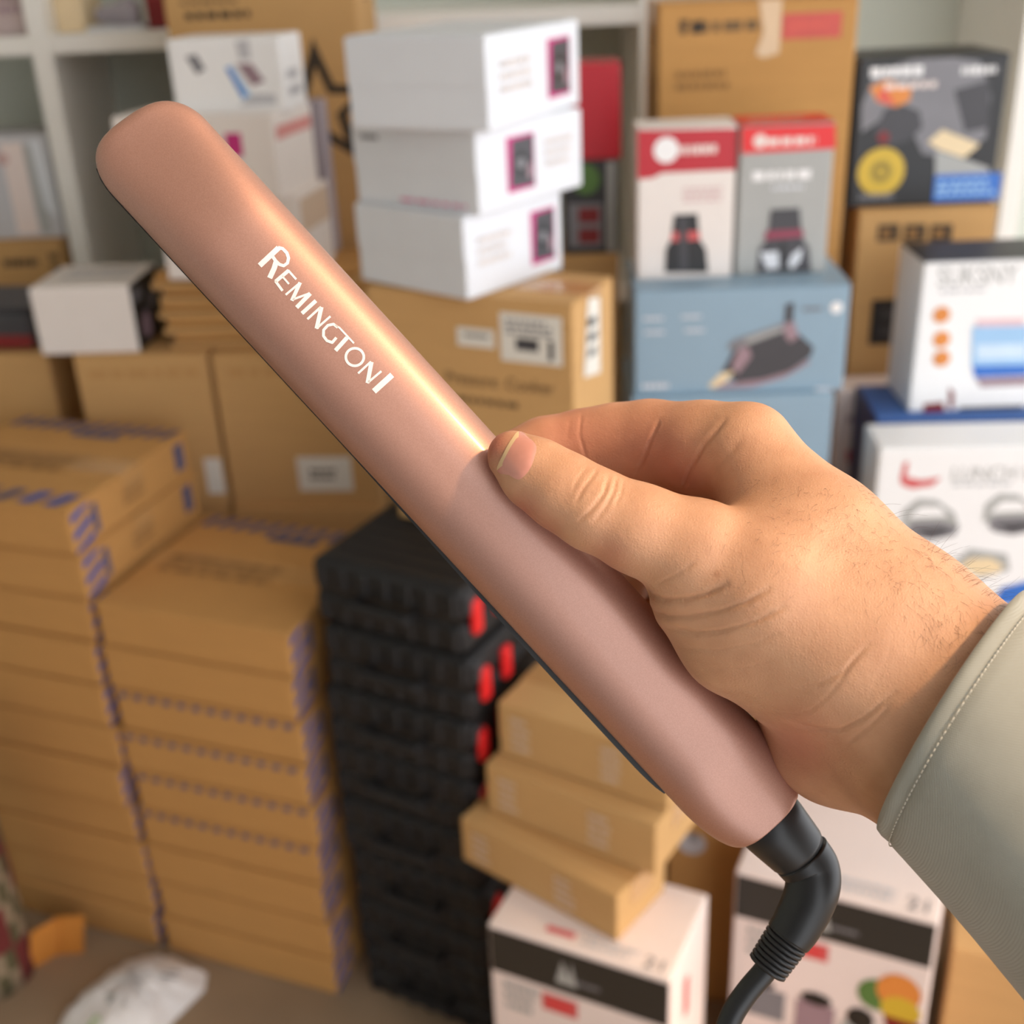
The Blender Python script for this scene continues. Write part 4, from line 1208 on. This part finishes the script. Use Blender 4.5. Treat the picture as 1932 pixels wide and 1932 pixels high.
# fill coarse sign
big = bd.reshape(nb)
F_[:-1, :-1, :-1] = np.repeat(np.repeat(np.repeat(big, blk, 0), blk, 1), blk, 2)
g = np.arange(blk + 1)
lx, ly, lz2 = [a.ravel() for a in np.meshgrid(g, g, g, indexing='ij')]
for s_ in range(0, len(act), 400):
    A_ = act[s_:s_ + 400]
    ix = (A_[:, 0:1] * blk + lx).ravel(); iy = (A_[:, 1:2] * blk + ly).ravel(); iz = (A_[:, 2:3] * blk + lz2).ravel()
    pts = lo + np.stack([ix, iy, iz], 1) * h_
    F_[ix, iy, iz] = hand_sd(pts)
def surface_nets(F, lo, h):
    s = F < 0
    nx, ny, nz = F.shape
    c = np.zeros((nx - 1, ny - 1, nz - 1), np.int8)
    for dx in (0, 1):
        for dy in (0, 1):
            for dz in (0, 1):
                c += s[dx:nx - 1 + dx, dy:ny - 1 + dy, dz:nz - 1 + dz]
    cells = np.argwhere((c > 0) & (c < 8))
    vid = -np.ones(c.shape, np.int64)
    vid[tuple(cells.T)] = np.arange(len(cells))
    acc = np.zeros((len(cells), 3)); cnt = np.zeros(len(cells))
    cor = [(x, y, z) for x in (0, 1) for y in (0, 1) for z in (0, 1)]
    for i, a in enumerate(cor):
        for b in cor[i + 1:]:
            if sum(abs(p - q) for p, q in zip(a, b)) != 1: continue
            fa = F[cells[:, 0] + a[0], cells[:, 1] + a[1], cells[:, 2] + a[2]]
            fb = F[cells[:, 0] + b[0], cells[:, 1] + b[1], cells[:, 2] + b[2]]
            m = (fa < 0) != (fb < 0)
            t = np.where(m, fa / np.where(m, fa - fb, 1), 0)
            pos = np.array(a)[None] + t[:, None] * (np.array(b) - np.array(a))[None]
            acc[m] += pos[m]; cnt[m] += 1
    verts = lo + (cells + acc / cnt[:, None]) * h
    quads = []
    for ax in range(3):
        o1, o2 = [a for a in range(3) if a != ax]
        sl0 = [slice(None)] * 3; sl1 = [slice(None)] * 3
        sl0[ax] = slice(0, F.shape[ax] - 1); sl1[ax] = slice(1, F.shape[ax])
        e = np.argwhere(s[tuple(sl0)] != s[tuple(sl1)])
        ok = (e[:, o1] > 0) & (e[:, o2] > 0) & (e[:, o1] < F.shape[o1] - 1) & (e[:, o2] < F.shape[o2] - 1)
        e = e[ok]
        def cell(d1, d2):
            q = e.copy(); q[:, o1] += d1; q[:, o2] += d2
            return vid[tuple(q.T)]
        qd = np.stack([cell(-1, -1), cell(0, -1), cell(0, 0), cell(-1, 0)], 1)
        inside = s[tuple(e.T)]
        flip = inside if ax != 1 else ~inside
        qd[~flip] = qd[~flip][:, ::-1]
        quads.append(qd)
    quads = np.concatenate(quads)
    quads = quads[(quads >= 0).all(1)]
    return verts, quads
hv, hq = surface_nets(F_, lo, h_)
lab = np.arange(len(hv))                       # keep the one connected body
while True:
    m_ = lab[hq].min(1)
    new = lab.copy()
    for k in range(4):
        np.minimum.at(new, hq[:, k], m_)
    new = new[new]
    if (new == lab).all(): break
    lab = new
keep = lab == np.bincount(lab).argmax()
remap = np.cumsum(keep) - 1
hq = remap[hq[keep[hq[:, 0]]]]
hv = hv[keep]
# smooth a little
def laplace(v, q, it, lam=.5):
    e = np.concatenate([q[:, [0, 1]], q[:, [1, 2]], q[:, [2, 3]], q[:, [3, 0]]])
    e = np.concatenate([e, e[:, ::-1]])
    deg_ = np.bincount(e[:, 0], minlength=len(v)).astype(float)
    for _ in range(it):
        s = np.stack([np.bincount(e[:, 0], weights=v[e[:, 1], k], minlength=len(v)) for k in range(3)], 1)
        v = v + lam * (s / deg_[:, None] - v)
    return v
hv = laplace(hv, hq, 4)
def subdivide(v, q):
    """split every quad in four"""
    nv = len(v)
    e = np.concatenate([q[:, [0, 1]], q[:, [1, 2]], q[:, [2, 3]], q[:, [3, 0]]])
    es = np.sort(e, 1)
    u, inv = np.unique(es, axis=0, return_inverse=True)
    inv = inv.ravel()
    mid = (v[u[:, 0]] + v[u[:, 1]]) / 2
    fc = v[q].mean(1)
    n = len(q)
    E = [nv + inv[k * n:(k + 1) * n] for k in range(4)]
    C_ = nv + len(u) + np.arange(n)
    nq = np.concatenate([np.stack([q[:, k], E[k], C_, E[k - 1]], 1) for k in range(4)])
    return np.concatenate([v, mid, fc]), nq
hv, hq = subdivide(hv, hq)
hv = laplace(hv, hq, 3)
def vnormals(v, q):
    n = np.cross(v[q[:, 2]] - v[q[:, 0]], v[q[:, 3]] - v[q[:, 1]])
    out_ = np.zeros_like(v)
    for k in range(4):
        for c in range(3):
            out_[:, c] += np.bincount(q[:, k], weights=n[:, c], minlength=len(v))
    return out_ / (np.linalg.norm(out_, axis=1, keepdims=True) + 1e-12)
hn = vnormals(hv, hq)
fpx = np.stack([966 + FPX * hv[:, 0] / -hv[:, 2], 966 - FPX * hv[:, 1] / -hv[:, 2]], 1)
facing = -(hn * (hv / np.linalg.norm(hv, axis=1, keepdims=True))).sum(1)     # >0 towards the viewer
depth_ = -hv[:, 2] / K
def pdist(poly):
    d = np.full(len(fpx), 1e9); tt = np.zeros(len(fpx))
    P = np.array(poly, float)
    for i, (a, b) in enumerate(zip(P, P[1:])):
        ab = b - a
        t = np.clip(((fpx - a) @ ab) / (ab @ ab), 0, 1)
        e = np.linalg.norm(fpx - a - t[:, None] * ab, axis=1)
        m = e < d
        d[m] = e[m]; tt[m] = (i + t[m]) / (len(P) - 1)
    return d, tt
def crease(poly, depth, width, dmax=.338, dmin=0.0, bulge=.16):
    """press a fold line into the skin; depth in mm, width in pixels"""
    global disp
    d, t = pdist(poly)
    taper = np.clip(np.minimum(t, 1 - t) * 5 + .25, 0, 1)
    m = (facing > 0.02) & (depth_ < dmax) & (depth_ > dmin)
    disp += np.where(m, (-depth * np.exp(-(d / width) ** 2) + depth * bulge * np.exp(-((d - width * 2.6) / (width * 1.6)) ** 2)) * taper, 0) * .001
disp = np.zeros(len(hv))
for poly, dp, wd in (
    ([(1128, 884), (1116, 902), (1100, 922), (1086, 950)], .30, 3.2), ([(1150, 896), (1140, 930), (1114, 964), (1088, 986)], .42, 3.4),
    ([(1164, 898), (1158, 926), (1140, 962), (1120, 986)], .34, 3.2), ([(1106, 882), (1090, 905), (1080, 925)], .18, 3), ([(1176, 905), (1172, 930), (1160, 955)], .18, 3),
    ([(1212, 1108), (1226, 1124), (1250, 1134), (1291, 1133), (1334, 1121), (1372, 1102)], 1.0, 5.0),
    ([(1224, 1150), (1257, 1165), (1300, 1164), (1357, 1154), (1406, 1137), (1450, 1112)], .75, 4.5),
    ([(1256, 1184), (1307, 1195), (1357, 1192), (1423, 1174), (1480, 1146)], .65, 4.5),
    ([(1238, 1102), (1277, 1084), (1310, 1062)], .30, 4), ([(1290, 1222), (1350, 1228), (1420, 1216), (1470, 1196)], .30, 4.5),
    ([(1330, 1262), (1400, 1262), (1470, 1245)], .22, 4.5), ([(1500, 1296), (1545, 1290), (1590, 1268), (1640, 1215)], .35, 4),
    ([(1430, 1336), (1470, 1346), (1500, 1348), (1530, 1340), (1562, 1314), (1590, 1278), (1612, 1244)], .20, 3.6),
    ([(1488, 1362), (1540, 1376), (1582, 1378), (1630, 1354), (1690, 1306)], .55, 4.5),
    ([(1600, 1400), (1640, 1372), (1680, 1330)], .4, 4.5), ([(1640, 1310), (1672, 1250), (1690, 1180)], .05, 4)):
    crease(poly, dp, wd)
for poly, dp, wd in (([(1097, 780), (1093, 819), (1106, 866)], .28, 3.0), ([(1244, 792), (1226, 833), (1198, 905)], .6, 4.0), ([(1368, 792), (1326, 842), (1302, 886), (1286, 928)], .8, 4.6), ([(1075, 790), (1070, 830)], .15, 4), ([(1400, 830), (1360, 870), (1340, 905)], .35, 7)):
    crease(poly, dp, wd, dmax=.40, dmin=.318, bulge=.03)
hv = hv + hn * disp[:, None]
# nail bed: flatten a seat for the nail
NAIL = [(937, 888), (950, 856), (965, 829), (979, 813), (1000, 823), (1015, 840), (1011, 864), (1000, 890), (980, 909), (958, 900)]
CAM4 = cam.matrix_world.copy()
hw_ = hv @ np.array(CAMR).T + np.array(CAMP)
HB = Vector(at_d(1700, 1300, .31)); HB = Vector((HB.x, HB.y, HB.z))
person = empty('person', HB, 0, 'person\'s right hand in a pale grey-green sleeve gripping the hair straightener', 'person')
SKIN = bpy.data.materials.new('skin'); SKIN.use_nodes = True
nt = SKIN.node_tree; sb_ = nt.nodes['Principled BSDF']
at_ = nt.nodes.new('ShaderNodeAttribute'); at_.attribute_name = 'tone'
tcn = nt.nodes.new('ShaderNodeTexCoord')
n1 = nt.nodes.new('ShaderNodeTexNoise'); n1.inputs['Scale'].default_value = 90; n1.inputs['Detail'].default_value = 5
nt.links.new(tcn.outputs['Object'], n1.inputs['Vector'])
mxs = nt.nodes.new('ShaderNodeMix'); mxs.data_type = 'RGBA'; mxs.blend_type = 'MULTIPLY'; mxs.inputs[0].default_value = 1
rp_ = nt.nodes.new('ShaderNodeValToRGB')
rp_.color_ramp.elements[0].position = .3; rp_.color_ramp.elements[0].color = (.86, .82, .80, 1)
rp_.color_ramp.elements[1].position = .7; rp_.color_ramp.elements[1].color = (1.0, 1.0, 1.0, 1)
nt.links.new(n1.outputs['Fac'], rp_.inputs['Fac'])
nt.links.new(at_.outputs['Color'], mxs.inputs[6]); nt.links.new(rp_.outputs['Color'], mxs.inputs[7])
nt.links.new(mxs.outputs[2], sb_.inputs['Base Color'])
sb_.inputs['Roughness'].default_value = .50
sb_.inputs['Subsurface Weight'].default_value = .12
sb_.inputs['Subsurface Radius'].default_value = (1.0, .35, .2)
sb_.inputs['Subsurface Scale'].default_value = .0035
vo = nt.nodes.new('ShaderNodeTexVoronoi'); vo.inputs['Scale'].default_value = 1100; vo.feature = 'DISTANCE_TO_EDGE'
n2 = nt.nodes.new('ShaderNodeTexNoise'); n2.inputs['Scale'].default_value = 500
nt.links.new(tcn.outputs['Object'], vo.inputs['Vector']); nt.links.new(tcn.outputs['Object'], n2.inputs['Vector'])
ad = nt.nodes.new('ShaderNodeMath'); ad.operation = 'ADD'
nt.links.new(vo.outputs['Distance'], ad.inputs[0]); nt.links.new(n2.outputs['Fac'], ad.inputs[1])
bs = nt.nodes.new('ShaderNodeBump'); bs.inputs['Strength'].default_value = .38; bs.inputs['Distance'].default_value = .0003
nt.links.new(ad.outputs[0], bs.inputs['Height']); nt.links.new(bs.outputs['Normal'], sb_.inputs['Normal'])
hand = mesh_obj('hand_and_forearm', [tuple(p) for p in (hw_ - np.array(HB))], [tuple(map(int, f)) for f in hq], SKIN, person, smooth=True)
# natural skin tone: ruddier finger tips, pads, heel of the hand
base_c = np.array(lin((208, 158, 122))[:3]); red_c = np.array(lin((192, 116, 94))[:3]); pale_c = np.array(lin((222, 180, 136))[:3])
def gs(x, y, r):
    return np.exp(-(((fpx[:, 0] - x) ** 2 + (fpx[:, 1] - y) ** 2) / r ** 2))
rw = np.clip(gs(925, 835, 34) + .8 * gs(985, 965, 32) + .6 * gs(1030, 1005, 30) + .45 * gs(1150, 1050, 40) + .55 * np.clip((depth_ - .326) / .014, 0, 1) * (gs(1070, 820, 90) + gs(1230, 850, 90) + gs(1310, 900, 60)) + .5 * gs(1520, 1420, 65) + .3 * gs(1480, 1380, 60), 0, .9)
col = base_c + (red_c - base_c) * rw[:, None]
mole = gs(1352, 1083, 7) * .55
col = col * (1 - mole[:, None] * np.array([.35, .5, .6]))
ca = hand.data.color_attributes.new('tone', 'FLOAT_COLOR', 'POINT')
ca.data.foreach_set('color', np.concatenate([col, np.ones((len(col), 1))], 1).astype(np.float32).ravel())
hbv = BVHTree.FromPolygons([Vector(p) for p in hw_], [tuple(map(int, f)) for f in hq])

# thumbnail
def hand_hit(px):
    return hbv.ray_cast(CAMP, ray(*px).normalized())
cn = Vector((978, 858))
NV, NF_ = [], []
RN, RA = 7, 40
def npoly(t):
    t = t * len(NAIL); i = int(t) % len(NAIL)
    P = [Vector(NAIL[(i + k) % len(NAIL)]) for k in (-1, 0, 1, 2)]
    f = t - int(t)
    a_, b_, c_, d_ = P
    return .5 * ((2 * b_) + (c_ - a_) * f + (2 * a_ - 5 * b_ + 4 * c_ - d_) * f * f + (3 * b_ - a_ - 3 * c_ + d_) * f ** 3)
for i in range(RN + 1):
    f = i / RN
    for j in range(RA):
        q_ = cn + (npoly(j / RA) - cn) * f * .97
        h = hand_hit((q_.x, q_.y))
        nn = -ray(q_.x, q_.y).normalized()
        tt_ = j / RA * len(NAIL)
        free = max(0.0, math.cos((tt_ - 1.5) / len(NAIL) * 2 * math.pi))      # 1 at the free edge, 0 at the cuticle
        NV.append(h[0] + h[1] * (.00042 - f ** 5 * (.00052 - .00040 * free)) - HB)
for i in range(RN):
    for j in range(RA):
        NF_.append((i * RA + j, i * RA + (j + 1) % RA, (i + 1) * RA + (j + 1) % RA, (i + 1) * RA + j))
NAILM = mat('nail', (212, 146, 128), .22, var=.08, scale=400, coat=.5)
NAILE = mat('nail_free_edge', (226, 196, 150), .35, var=.06)
mi = []
for i in range(RN):
    for j in range(RA):
        t = (j + .5) / RA * len(NAIL)
        mi.append(1 if (i >= RN - 2 and t < 3.0) else 0)
nail = mesh_obj('thumbnail', NV, NF_, None, person, smooth=True, mats=[NAILM, NAILE], midx=mi)
nail['label'] = 'pink thumbnail with pale free edge'

# fine dark hair on the wrist and the back of the hand
HAIR = mat('arm_hair', (84, 56, 38), .5)
hc = bpy.data.curves.new('arm_hair', 'CURVE'); hc.dimensions = '3D'; hc.bevel_depth = .000032; hc.bevel_resolution = 0; hc.materials.append(HAIR)
rh = random.Random(11)
cnt_ = 0
for _ in range(4000):
    if cnt_ > 420: break
    x_, y_ = rh.uniform(1330, 1900), rh.uniform(900, 1330)
    # denser along the wrist edge and behind the thumb
    top_y = 768 + (x_ - 1440) * .822
    dd = y_ - top_y
    if dd < -4: continue
    wgt = math.exp(-((dd - 60) / 110) ** 2) * (0.35 + .65 * min(1, max(0, (x_ - 1330) / 250))) + (.5 * math.exp(-(((x_ - 1470) / 90) ** 2 + ((y_ - 1030) / 45) ** 2))) + (.5 if x_ > 1720 and dd < 190 else 0)
    if rh.random() > wgt: continue
    h = hand_hit((x_, y_))
    if h[0] is None: continue
    ln = rh.uniform(.0014, .0036) * (1.0 if x_ < 1700 else 1.6)
    ang = rh.gauss(2.0 if x_ < 1600 else 1.75, .5)
    d1 = camdir(math.cos(ang), -math.sin(ang), 0)
    d1 = (d1 - h[1] * d1.dot(h[1])).normalized()
    d2 = (d1 + camdir(rh.uniform(-.6, .6), rh.uniform(-.6, .6), 0)).normalized()
    sp_ = hc.splines.new('POLY'); sp_.points.add(3)
    pts_ = [h[0], h[0] + d1 * ln * .35 + h[1] * .0005, h[0] + (d1 + d2) * ln * .36 + h[1] * .0007, h[0] + (d1 + d2 * 2) * ln * .34 + h[1] * .0005]
    for k, p_ in enumerate(pts_):
        sp_.points[k].co = (*(p_ - HB), 1); sp_.points[k].radius = 1.0 - .25 * k
    cnt_ += 1
for _ in range(46):      # longer hairs standing off the wrist outline
    x_ = rh.uniform(1640, 1900) if rh.random() < .3 else rh.uniform(1770, 1900)
    y_ = 768 + (x_ - 1440) * .822 + rh.uniform(2, 16)
    h = hand_hit((x_, y_))
    if h[0] is None: continue
    ln = rh.uniform(.003, .0075)
    d1 = (h[1] + camdir(rh.uniform(-.2, .8), rh.uniform(-.3, .5), 0)).normalized(); d2 = camdir(rh.uniform(.2, 1), rh.uniform(-1, .3), 0)
    sp_ = hc.splines.new('POLY'); sp_.points.add(4)
    for k in range(5):
        t = k / 4
        p_ = h[0] + d1 * ln * t + d2 * ln * .7 * t * t
        sp_.points[k].co = (*(p_ - HB), 1); sp_.points[k].radius = 1.0 - .5 * t
ho = bpy.data.objects.new('arm_hair', hc); COL.objects.link(ho); ho.parent = person
ho['kind'] = 'stuff'

# ------------------------------------------------------------------ sleeve
CLOTH = bpy.data.materials.new('sleeve_cloth'); CLOTH.use_nodes = True
nt = CLOTH.node_tree; cb_ = nt.nodes['Principled BSDF']
uvn = nt.nodes.new('ShaderNodeTexCoord')
wv = nt.nodes.new('ShaderNodeTexWave'); wv.inputs['Scale'].default_value = 700; wv.inputs['Distortion'].default_value = 1.5
wv2 = nt.nodes.new('ShaderNodeTexWave'); wv2.inputs['Scale'].default_value = 700; wv2.bands_direction = 'Z'; wv2.inputs['Distortion'].default_value = 1.5
n3 = nt.nodes.new('ShaderNodeTexNoise'); n3.inputs['Scale'].default_value = 60; n3.inputs['Detail'].default_value = 6
for n_ in (wv, wv2, n3): nt.links.new(uvn.outputs['Object'], n_.inputs['Vector'])
m3 = nt.nodes.new('ShaderNodeMix'); m3.data_type = 'RGBA'
m3.inputs[6].default_value = lin((150, 149, 137)); m3.inputs[7].default_value = lin((172, 171, 159))
nt.links.new(n3.outputs['Fac'], m3.inputs[0]); nt.links.new(m3.outputs[2], cb_.inputs['Base Color'])
cb_.inputs['Roughness'].default_value = .75
cb_.inputs['Sheen Weight'].default_value = .25
a3 = nt.nodes.new('ShaderNodeMath'); a3.operation = 'ADD'
nt.links.new(wv.outputs['Fac'], a3.inputs[0]); nt.links.new(wv2.outputs['Fac'], a3.inputs[1])
b3_ = nt.nodes.new('ShaderNodeBump'); b3_.inputs['Strength'].default_value = .25; b3_.inputs['Distance'].default_value = .0003
nt.links.new(a3.outputs[0], b3_.inputs['Height']); nt.links.new(b3_.outputs['Normal'], cb_.inputs['Normal'])
# the rim is a tilted ring; the tube runs on towards lower right and the photographer
c_rim = at_d(1800, 1346, .312)
c_far = at_d(2230, 1790, .279)
s_ax = (c_far - c_rim).normalized()
e1 = camdir(.62, .80, 0)                 # across, up-right in the picture
e1 = camdir(.575, .818, 0) if False else camdir(.587, .81, 0)
e1 = camdir(.53, .848, 0)           # the cuff opening is cut a little askew
e2 = s_ax.cross(e1).normalized()
if e2.dot(CAMP - c_rim) < 0: e2 = -e2    # towards the camera
R1, R2 = 258 * .312 * K / FPX, .040
def ring(t, a_, dr_=0.0):
    """t metres along the sleeve, angle a (0 = upper edge, 90 deg = facing the camera)"""
    c_ = c_rim + s_ax * t
    g_ = 1 + t * .55
    wob = .0007 * math.sin(3 * a_ + t * 60) + .0006 * math.sin(5 * a_ - t * 40)
    ca_, sa_ = math.cos(a_), math.sin(a_)
    ex_ = 2.25
    ca2 = math.copysign(abs(ca_) ** (2 / ex_), ca_); sa2 = math.copysign(abs(sa_) ** (2 / ex_), sa_)
    return c_ + e1 * ca2 * (R1 * g_ + wob + dr_) + e2 * sa2 * (R2 * g_ + wob + dr_)
V, Fc = [], []
NAs = 96
ts = [(.012, -.0016), (.004, -.0016), (.0004, -.0013), (0.0, -.0006), (.0003, .0), (.002, .0002), (.0040, -.0001), (.0050, -.0004), (.0060, .0)] + [(.009 + .155 * k / 24, 0.0) for k in range(25)]
for t, d_ in ts:
    for j in range(NAs):
        a_ = 2 * math.pi * j / NAs
        V.append(ring(t, a_, d_) - HB)
for i in range(len(ts) - 1):
    for j in range(NAs):
        Fc.append((i * NAs + j, i * NAs + (j + 1) % NAs, (i + 1) * NAs + (j + 1) % NAs, (i + 1) * NAs + j))
slv = mesh_obj('sleeve', V, Fc, CLOTH, person, smooth=True)
slv['label'] = 'pale grey-green sleeve cuff'
# stitched hem
V, Fc = [], []
NS = 150
for k in range(NS):
    a0_, a1_ = 2 * math.pi * k / NS, 2 * math.pi * (k + .72) / NS
    p_, q_ = ring(.0052, a0_, .0001), ring(.0052, a1_, .0001)
    out_n = ((p_ + q_) / 2 - (c_rim + s_ax * .0052)).normalized()
    w_ = s_ax * .00022
    st_ = len(V)
    for pt, hh_ in ((p_, 0), (p_.lerp(q_, .5), .00035), (q_, 0)):
        V += [pt + w_ + out_n * (hh_ * .5) - HB, pt + out_n * (hh_ + .0001) - HB, pt - w_ + out_n * (hh_ * .5) - HB]
    for r_ in range(2):
        for c2 in range(2):
            b0 = st_ + r_ * 3 + c2
            Fc.append((b0, b0 + 1, b0 + 4, b0 + 3))
sti = mesh_obj('hem_stitching', V, Fc, mat('thread', (190, 184, 168), .7), slv)
sti['kind'] = 'stuff'
